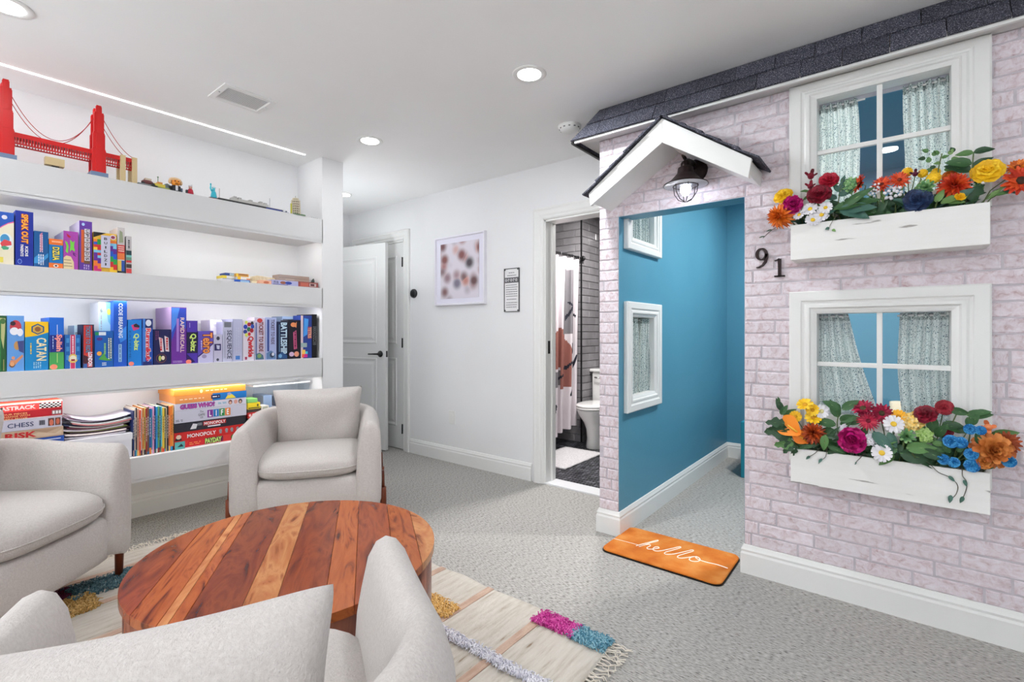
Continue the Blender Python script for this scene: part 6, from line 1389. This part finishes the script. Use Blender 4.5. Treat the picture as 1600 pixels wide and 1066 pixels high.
flower('sunflower', 1594, 283, 24, ORR, 'orange sunflower with dark centre past the right end of the upper box', U, (60, 38, 24), Y=YF - .10, face=(.2, -1, .1)); flower('sunflower', 1590, 262, 14, ORG, 'small orange flower above the dark centred sunflower', U, (110, 50, 20), Y=YF - .08)
sprig([(1510, 300), (1518, 268), (1521, 240)], 'tall sprig of broad dark leaves behind the large yellow rose', U, [(1521, 239, 172, 21), (1521, 239, 8, 24), (1518, 256, 165, 32), (1519, 262, 30, 26), (1517, 268, 150, 34), (1524, 274, 40, 22)], 1)
sm = [(1446 + dx, 278 + dy, a, 9) for dx, dy, a in ((0, -30, 170), (6, -24, 100), (12, -34, 60), (20, -36, 120), (26, -30, 30), (24, -22, 160), (34, -22, 20), (16, -18, 200), (38, -36, 70), (44, -40, 110), (30, -14, 330), (10, -12, 180), (40, -28, 10), (4, -40, 140))]
sprig([(1468, 300), (1466, 268), (1472, 240)], 'sprig of small round light green leaves over the billy buttons', U, sm, 2, 'round')
sprig([(1330, 330), (1345, 318)], 'large ribbed leaf lying along the rim of the upper box', U, [(1302, 328, 12, 60), (1316, 324, 30, 46), (1306, 332, -4, 50), (1326, 326, 60, 30)], 0, 'long', Yp=YF - .13)
sprig([(1318, 330), (1326, 334)], 'blue green leaf hanging over the rim of the upper box', U, [(1312, 326, -25, 42), (1322, 330, 5, 38)], 4, Yp=YF - .135)
sprig([(1310, 330), (1312, 300), (1316, 280)], 'sprig of dark oval leaves between the peony and hydrangea', U, [(1312, 296, 60, 18), (1312, 300, 120, 16), (1316, 288, 80, 14), (1310, 306, 20, 20), (1308, 310, 160, 20), (1318, 306, 40, 16)], 4)
sprig([(1285, 330), (1278, 318)], 'green leaves around the dark red ranunculus', U, [(1264, 300, 160, 12), (1290, 290, 60, 16), (1290, 294, 20, 18), (1268, 306, 200, 14), (1294, 316, 330, 24)], 2)
sprig([(1420, 330), (1428, 302), (1440, 280)], 'thin bent grassy stems right of the white berries', U, [(1415, 318, 40, 40), (1410, 320, 55, 50), (1390, 322, 110, 34), (1375, 318, 130, 30), (1400, 322, 75, 36), (1422, 322, 60, 34), (1382, 326, 100, 40)], 3, 'grass')
sprig([(1462, 322), (1470, 305)], 'mixed green leaves at the rim right of the navy ranunculus', U, [(1458, 312, 150, 18), (1462, 316, 60, 20), (1470, 318, 20, 28), (1476, 314, -10, 24), (1452, 304, 100, 14), (1490, 312, 30, 26), (1500, 316, 60, 20)], 3, Yp=YF - .12)
sprig([(1535, 316), (1552, 300), (1575, 290)], 'narrow leaves and stalk reaching out to the right sunflower', U, [(1540, 312, 40, 24), (1550, 306, 10, 26), (1560, 300, 60, 16), (1566, 298, -20, 20), (1580, 296, 10, 20), (1530, 306, 80, 24), (1526, 312, 100, 24)], 3, 'long', Yp=YF - .10)
sprig([(1236, 348), (1222, 352), (1208, 358), (1192, 372)], 'thin dark twig curling below the orange chrysanthemum on the left', U, [(1206, 359, 190, 8), (1186, 372, 20, 9)], 1, 'long', Yp=YF - .09, smat=DSTEM, stemr=.0014)
sprig([(1310, 336), (1302, 344), (1297, 352), (1294, 360)], 'thin tendril hanging in front of the upper box', U, [(1296, 356, 200, 6), (1300, 359, 330, 6)], 4, 'round', Yp=YF - .142, smat=DSTEM, stemr=.0011)
# lower box
flower('calla', 1236, 668, 17, ((240, 142, 44), (236, 126, 36)), 'orange calla lily at the left of the lower box', D, Y=YF - .12, face=(-.2, -1, .3)); flower('calla', 1252, 684, 11, ((238, 132, 40),), 'smaller orange calla lily under the larger one', D, Y=YF - .12, face=(.3, -1, .1))
flower('mum', 1271, 677, 18, ((170, 66, 22), (196, 84, 28), (146, 48, 18)), 'rust orange pincushion flower beside the calla lilies', D, Y=YF - .13)
flower('daisy', 1258, 633, 12, YEL, 'highest yellow daisy at the left of the lower box', D, (210, 150, 20), face=(-.1, -.8, .9)); flower('daisy', 1270, 641, 10, YEL, 'yellow daisy tucked behind its two neighbours in the lower box', D, (210, 150, 20)); flower('daisy', 1271, 653, 12, YEL, 'lower yellow daisy above the rust pincushion flower', D, (200, 140, 20), face=(0, -.8, .7)); flower('daisy', 1243, 651, 9, YEL, 'yellow daisy right above the orange calla lily', D, (210, 150, 20))
flower('daisy', 1284, 643, 11, WHT, 'white daisy beside the yellow daisies in the lower box', D, (214, 206, 150))
flower('sunflower', 1349, 639, 16, BUR, 'left burgundy sunflower in the lower box', D, (70, 60, 30), face=(-.2, -.8, .7)); flower('sunflower', 1377, 646, 16, BUR, 'right burgundy sunflower in the lower box', D, (60, 50, 24)); flower('pinwheel', 1357, 658, 16, ((190, 36, 70), (206, 60, 84), (166, 24, 60)), 'raspberry gerbera below the burgundy sunflowers', D, (110, 20, 40))
flower('carnation', 1332, 688, 20, MAG, 'large magenta carnation at the rim of the lower box', D, Y=YF - .14)
flower('peony', 1322, 669, 8, WHT, 'small white blossom above the magenta carnation', D); flower('floret', 1359, 688, 10, WHT, 'white blossom cluster right of the magenta carnation', D, Y=YF - .13)
flower('daisy', 1396, 663, 14, WHT, 'white daisy in the middle of the lower box', D, (230, 190, 60), Y=YF - .13); flower('daisy', 1378, 708, 14, WHT, 'white daisy hanging at the rim of the lower box', D, (230, 190, 60), Y=YF - .15)
flower('daisy', 1404, 651, 11, ((244, 178, 30),), 'golden daisy behind the middle white daisy', D, (200, 140, 20)); flower('floret', 1424, 660, 17, CRE, 'cream yellow hydrangea in the middle of the lower box', D)
flower('rosette', 1417, 682, 12, TEALG, 'green succulent rosette under the cream hydrangea', D, Y=YF - .13); flower('floret', 1444, 680, 12, ((150, 186, 100), (176, 204, 130)), 'light green blossom cluster right of the succulent', D, Y=YF - .13)
flower('rose', 1446, 648, 15, DRED, 'large dark red rose in the lower box', D, face=(-.3, -.8, .7)); flower('rose', 1476, 637, 11, ((140, 24, 40), (160, 36, 50)), 'smaller dark red rose standing highest on the right', D); flower('rose', 1478, 674, 9, DRED, 'dark red rose half hidden above the blue flowers', D)
for x, y, r, w in ((1486, 690, 11, 'left of the upper pair of blue flowers'), (1501, 692, 10, 'right of the upper pair of blue flowers'), (1515, 671, 9, 'blue flower above the brown orange bloom, left one'), (1532, 673, 8, 'blue flower above the brown orange bloom, right one'), (1518, 710, 10, 'blue flower left of the brown orange bloom'), (1474, 718, 9, 'blue flower at the rim, leftmost of the low pair'), (1490, 723, 9, 'blue flower at the rim, rightmost of the low pair'), (1519, 728, 11, 'lowest blue flower at the rim under the orange bloom'), (1577, 722, 10, 'blue flower at the far right end of the lower box')):
    flower('peony', x, y, r * .86, BLU, w, D, Y=YF - .145)
flower('petalmum', 1551, 704, 27, BRN, 'big brown orange bloom at the right end of the lower box', D, Y=YF - .13, face=(.1, -1, .2)); flower('sunflower', 1573, 692, 18, RST, 'rust brown flower behind the big brown orange bloom', D, (80, 36, 16), Y=YF - .10); flower('bud', 1544, 668, 7, ((230, 140, 90), (214, 120, 70)), 'peach bud above the big brown orange bloom', D); flower('peony', 1537, 722, 11, ((206, 130, 60), (190, 110, 44)), 'small orange bloom under the big brown orange one', D, Y=YF - .14)
sprig([(1242, 690), (1228, 660), (1222, 640), (1218, 626)], 'tall sprig with oval leaves and a bud at the far left of the lower box', D, [(1222, 642, 110, 20), (1220, 648, 60, 18), (1226, 650, 40, 20), (1230, 660, 60, 18), (1218, 628, 100, 8)], 0)
sprig([(1240, 692), (1226, 672)], 'star shaped dark leaves at the left end of the lower box', D, [(1226, 662, 175, 26), (1232, 672, 190, 34), (1236, 680, 170, 34), (1240, 690, 200, 28), (1240, 692, 230, 22), (1244, 696, 250, 18), (1236, 688, 150, 28)], 1, 'star', Yp=YF - .13)
sprig([(1312, 690), (1308, 660), (1314, 640)], 'sprig of large green leaves between the white daisy and the gerbera', D, [(1314, 640, 150, 26), (1316, 640, 40, 26), (1310, 652, 110, 28), (1312, 656, 20, 26), (1306, 664, 170, 28), (1316, 668, 60, 26), (1304, 672, 200, 24), (1322, 660, 20, 26)], 0)
sprig([(1460, 706), (1456, 670), (1458, 650)], 'upright dark leaves left of the dark red rose', D, [(1458, 676, 95, 32), (1452, 684, 120, 26), (1462, 682, 60, 26), (1446, 690, 190, 22)], 0)
sprig([(1478, 700), (1484, 672), (1496, 644)], 'sprig of broad dark leaves reaching right above the blue flowers', D, [(1472, 662, -12, 34), (1484, 640, -10, 24), (1470, 668, 20, 26), (1488, 672, 10, 22), (1466, 690, 170, 24)], 1)
sprig([(1510, 700), (1516, 668), (1514, 646)], 'high sprig of leaves in front of the right window casing', D, [(1510, 648, 8, 30), (1512, 652, -80, 20), (1518, 664, 70, 20), (1522, 646, 20, 20)], 0)
sprig([(1548, 706), (1556, 684)], 'light green leaf above the big brown orange bloom', D, [(1548, 682, 22, 32)], 2)
sprig([(1430, 716), (1424, 708)], 'broad dark green leaves at the rim in the middle of the lower box', D, [(1406, 708, -8, 42), (1416, 700, 10, 36), (1402, 702, 200, 26), (1440, 704, -15, 30), (1398, 712, 215, 26), (1450, 712, 10, 26)], 1, Yp=YF - .14)
sprig([(1368, 708), (1372, 690)], 'grey green leaf under the middle white daisy', D, [(1364, 676, -40, 34), (1376, 680, -100, 26), (1382, 694, -20, 24), (1388, 676, -60, 22)], 4, Yp=YF - .13)
sprig([(1290, 700), (1294, 690)], 'dark leaves filling the rim left of the magenta carnation', D, [(1288, 682, 10, 26), (1280, 694, 200, 24), (1292, 696, -20, 28), (1300, 690, 20, 24), (1296, 684, 60, 24), (1270, 698, 190, 22), (1310, 704, 200, 24), (1312, 700, -10, 22)], 1, 'long', Yp=YF - .135)
sprig([(1290, 696), (1288, 686)], 'light green calla leaf hanging over the rim of the lower box', D, [(1290, 680, 262, 24)], 3, Yp=YF - .15)
sprig([(1410, 700), (1412, 690)], 'small bright green leaves around the succulent rosette', D, [(1402, 688, 200, 16), (1398, 696, 180, 18), (1410, 696, 240, 16), (1430, 694, -20, 18), (1438, 690, 20, 16), (1426, 690, 240, 14), (1456, 692, 0, 18)], 2, Yp=YF - .13)
sprig([(1500, 714), (1506, 706)], 'small dark leaves among the low blue flowers', D, [(1496, 706, 60, 16), (1484, 708, 120, 18), (1508, 718, 20, 18), (1498, 716, 240, 16), (1526, 716, 30, 20), (1536, 730, 20, 16), (1480, 704, 180, 18), (1530, 694, 100, 18)], 0, Yp=YF - .135)
for i, (pts, lv, w) in enumerate((([(1284, 700), (1274, 708), (1266, 713), (1261, 716)], [(1266, 713, 220, 8)], 'thin tendril over the rim at the left of the lower box'), ([(1294, 700), (1290, 714), (1282, 720), (1279, 725)], [(1285, 717, 230, 9)], 'second thin tendril over the rim at the left of the lower box'), ([(1352, 710), (1344, 716), (1338, 722), (1336, 726)], [(1338, 722, 250, 4)], 'short fine tendril over the rim below the magenta carnation'),
     ([(1448, 722), (1466, 738), (1484, 746), (1496, 758), (1494, 772), (1484, 782)], [(1486, 774, 260, 12), (1482, 744, -40, 10)], 'long curling tendril hanging over the front of the lower box'), ([(1500, 730), (1504, 744), (1510, 752), (1510, 764), (1504, 780)], [(1506, 750, -70, 10), (1505, 776, 250, 11)], 'rightmost curling tendril hanging over the front of the lower box'))):
    sprig(pts, w, D, lv, 4, 'oval', YF - .140, .0013, DSTEM)

# ---- dense leaves between the flowers
def filler(lab, upper, n, seed):
    rnd = random.Random(seed); vs = []; zt = (UZ1 if upper else LZ1); mb = MB()
    for i in range(n):
        k = rnd.choice(('oval', 'oval', 'long', 'long', 'star')); src = leaf_mesh(k, 0)
        L = rnd.uniform(.045, .085); a = rnd.uniform(.1, PI - .1)
        d = Vector((math.cos(a), -rnd.uniform(.0, .6), math.sin(a) * .8)).normalized(); nrm = Vector((rnd.uniform(-.5, .5), -1, rnd.uniform(0, .9)))
        x = d.cross(nrm).normalized(); z = x.cross(d).normalized()
        q = Vector((rnd.uniform(-.34, .235), YF - rnd.uniform(.03, .118), zt + rnd.uniform(-.025, .045)))
        M = Matrix.Translation(q) @ Matrix((x, d, z)).transposed().to_4x4() @ Matrix.Scale(L, 4)
        mb.add([v.co for v in src.vertices], [tuple(p.vertices) for p in src.polygons][:28], rnd.choice((0, 1, 1, 4)), True, M)
    o = mb.build('foliage', GREEN); tag(o, lab, 'foliage'); stuff(o)
filler('dense dark green leaves filling the upper flower box between the stems', True, 120, 5)
filler('dense dark green leaves filling the lower flower box between the stems', False, 120, 6)
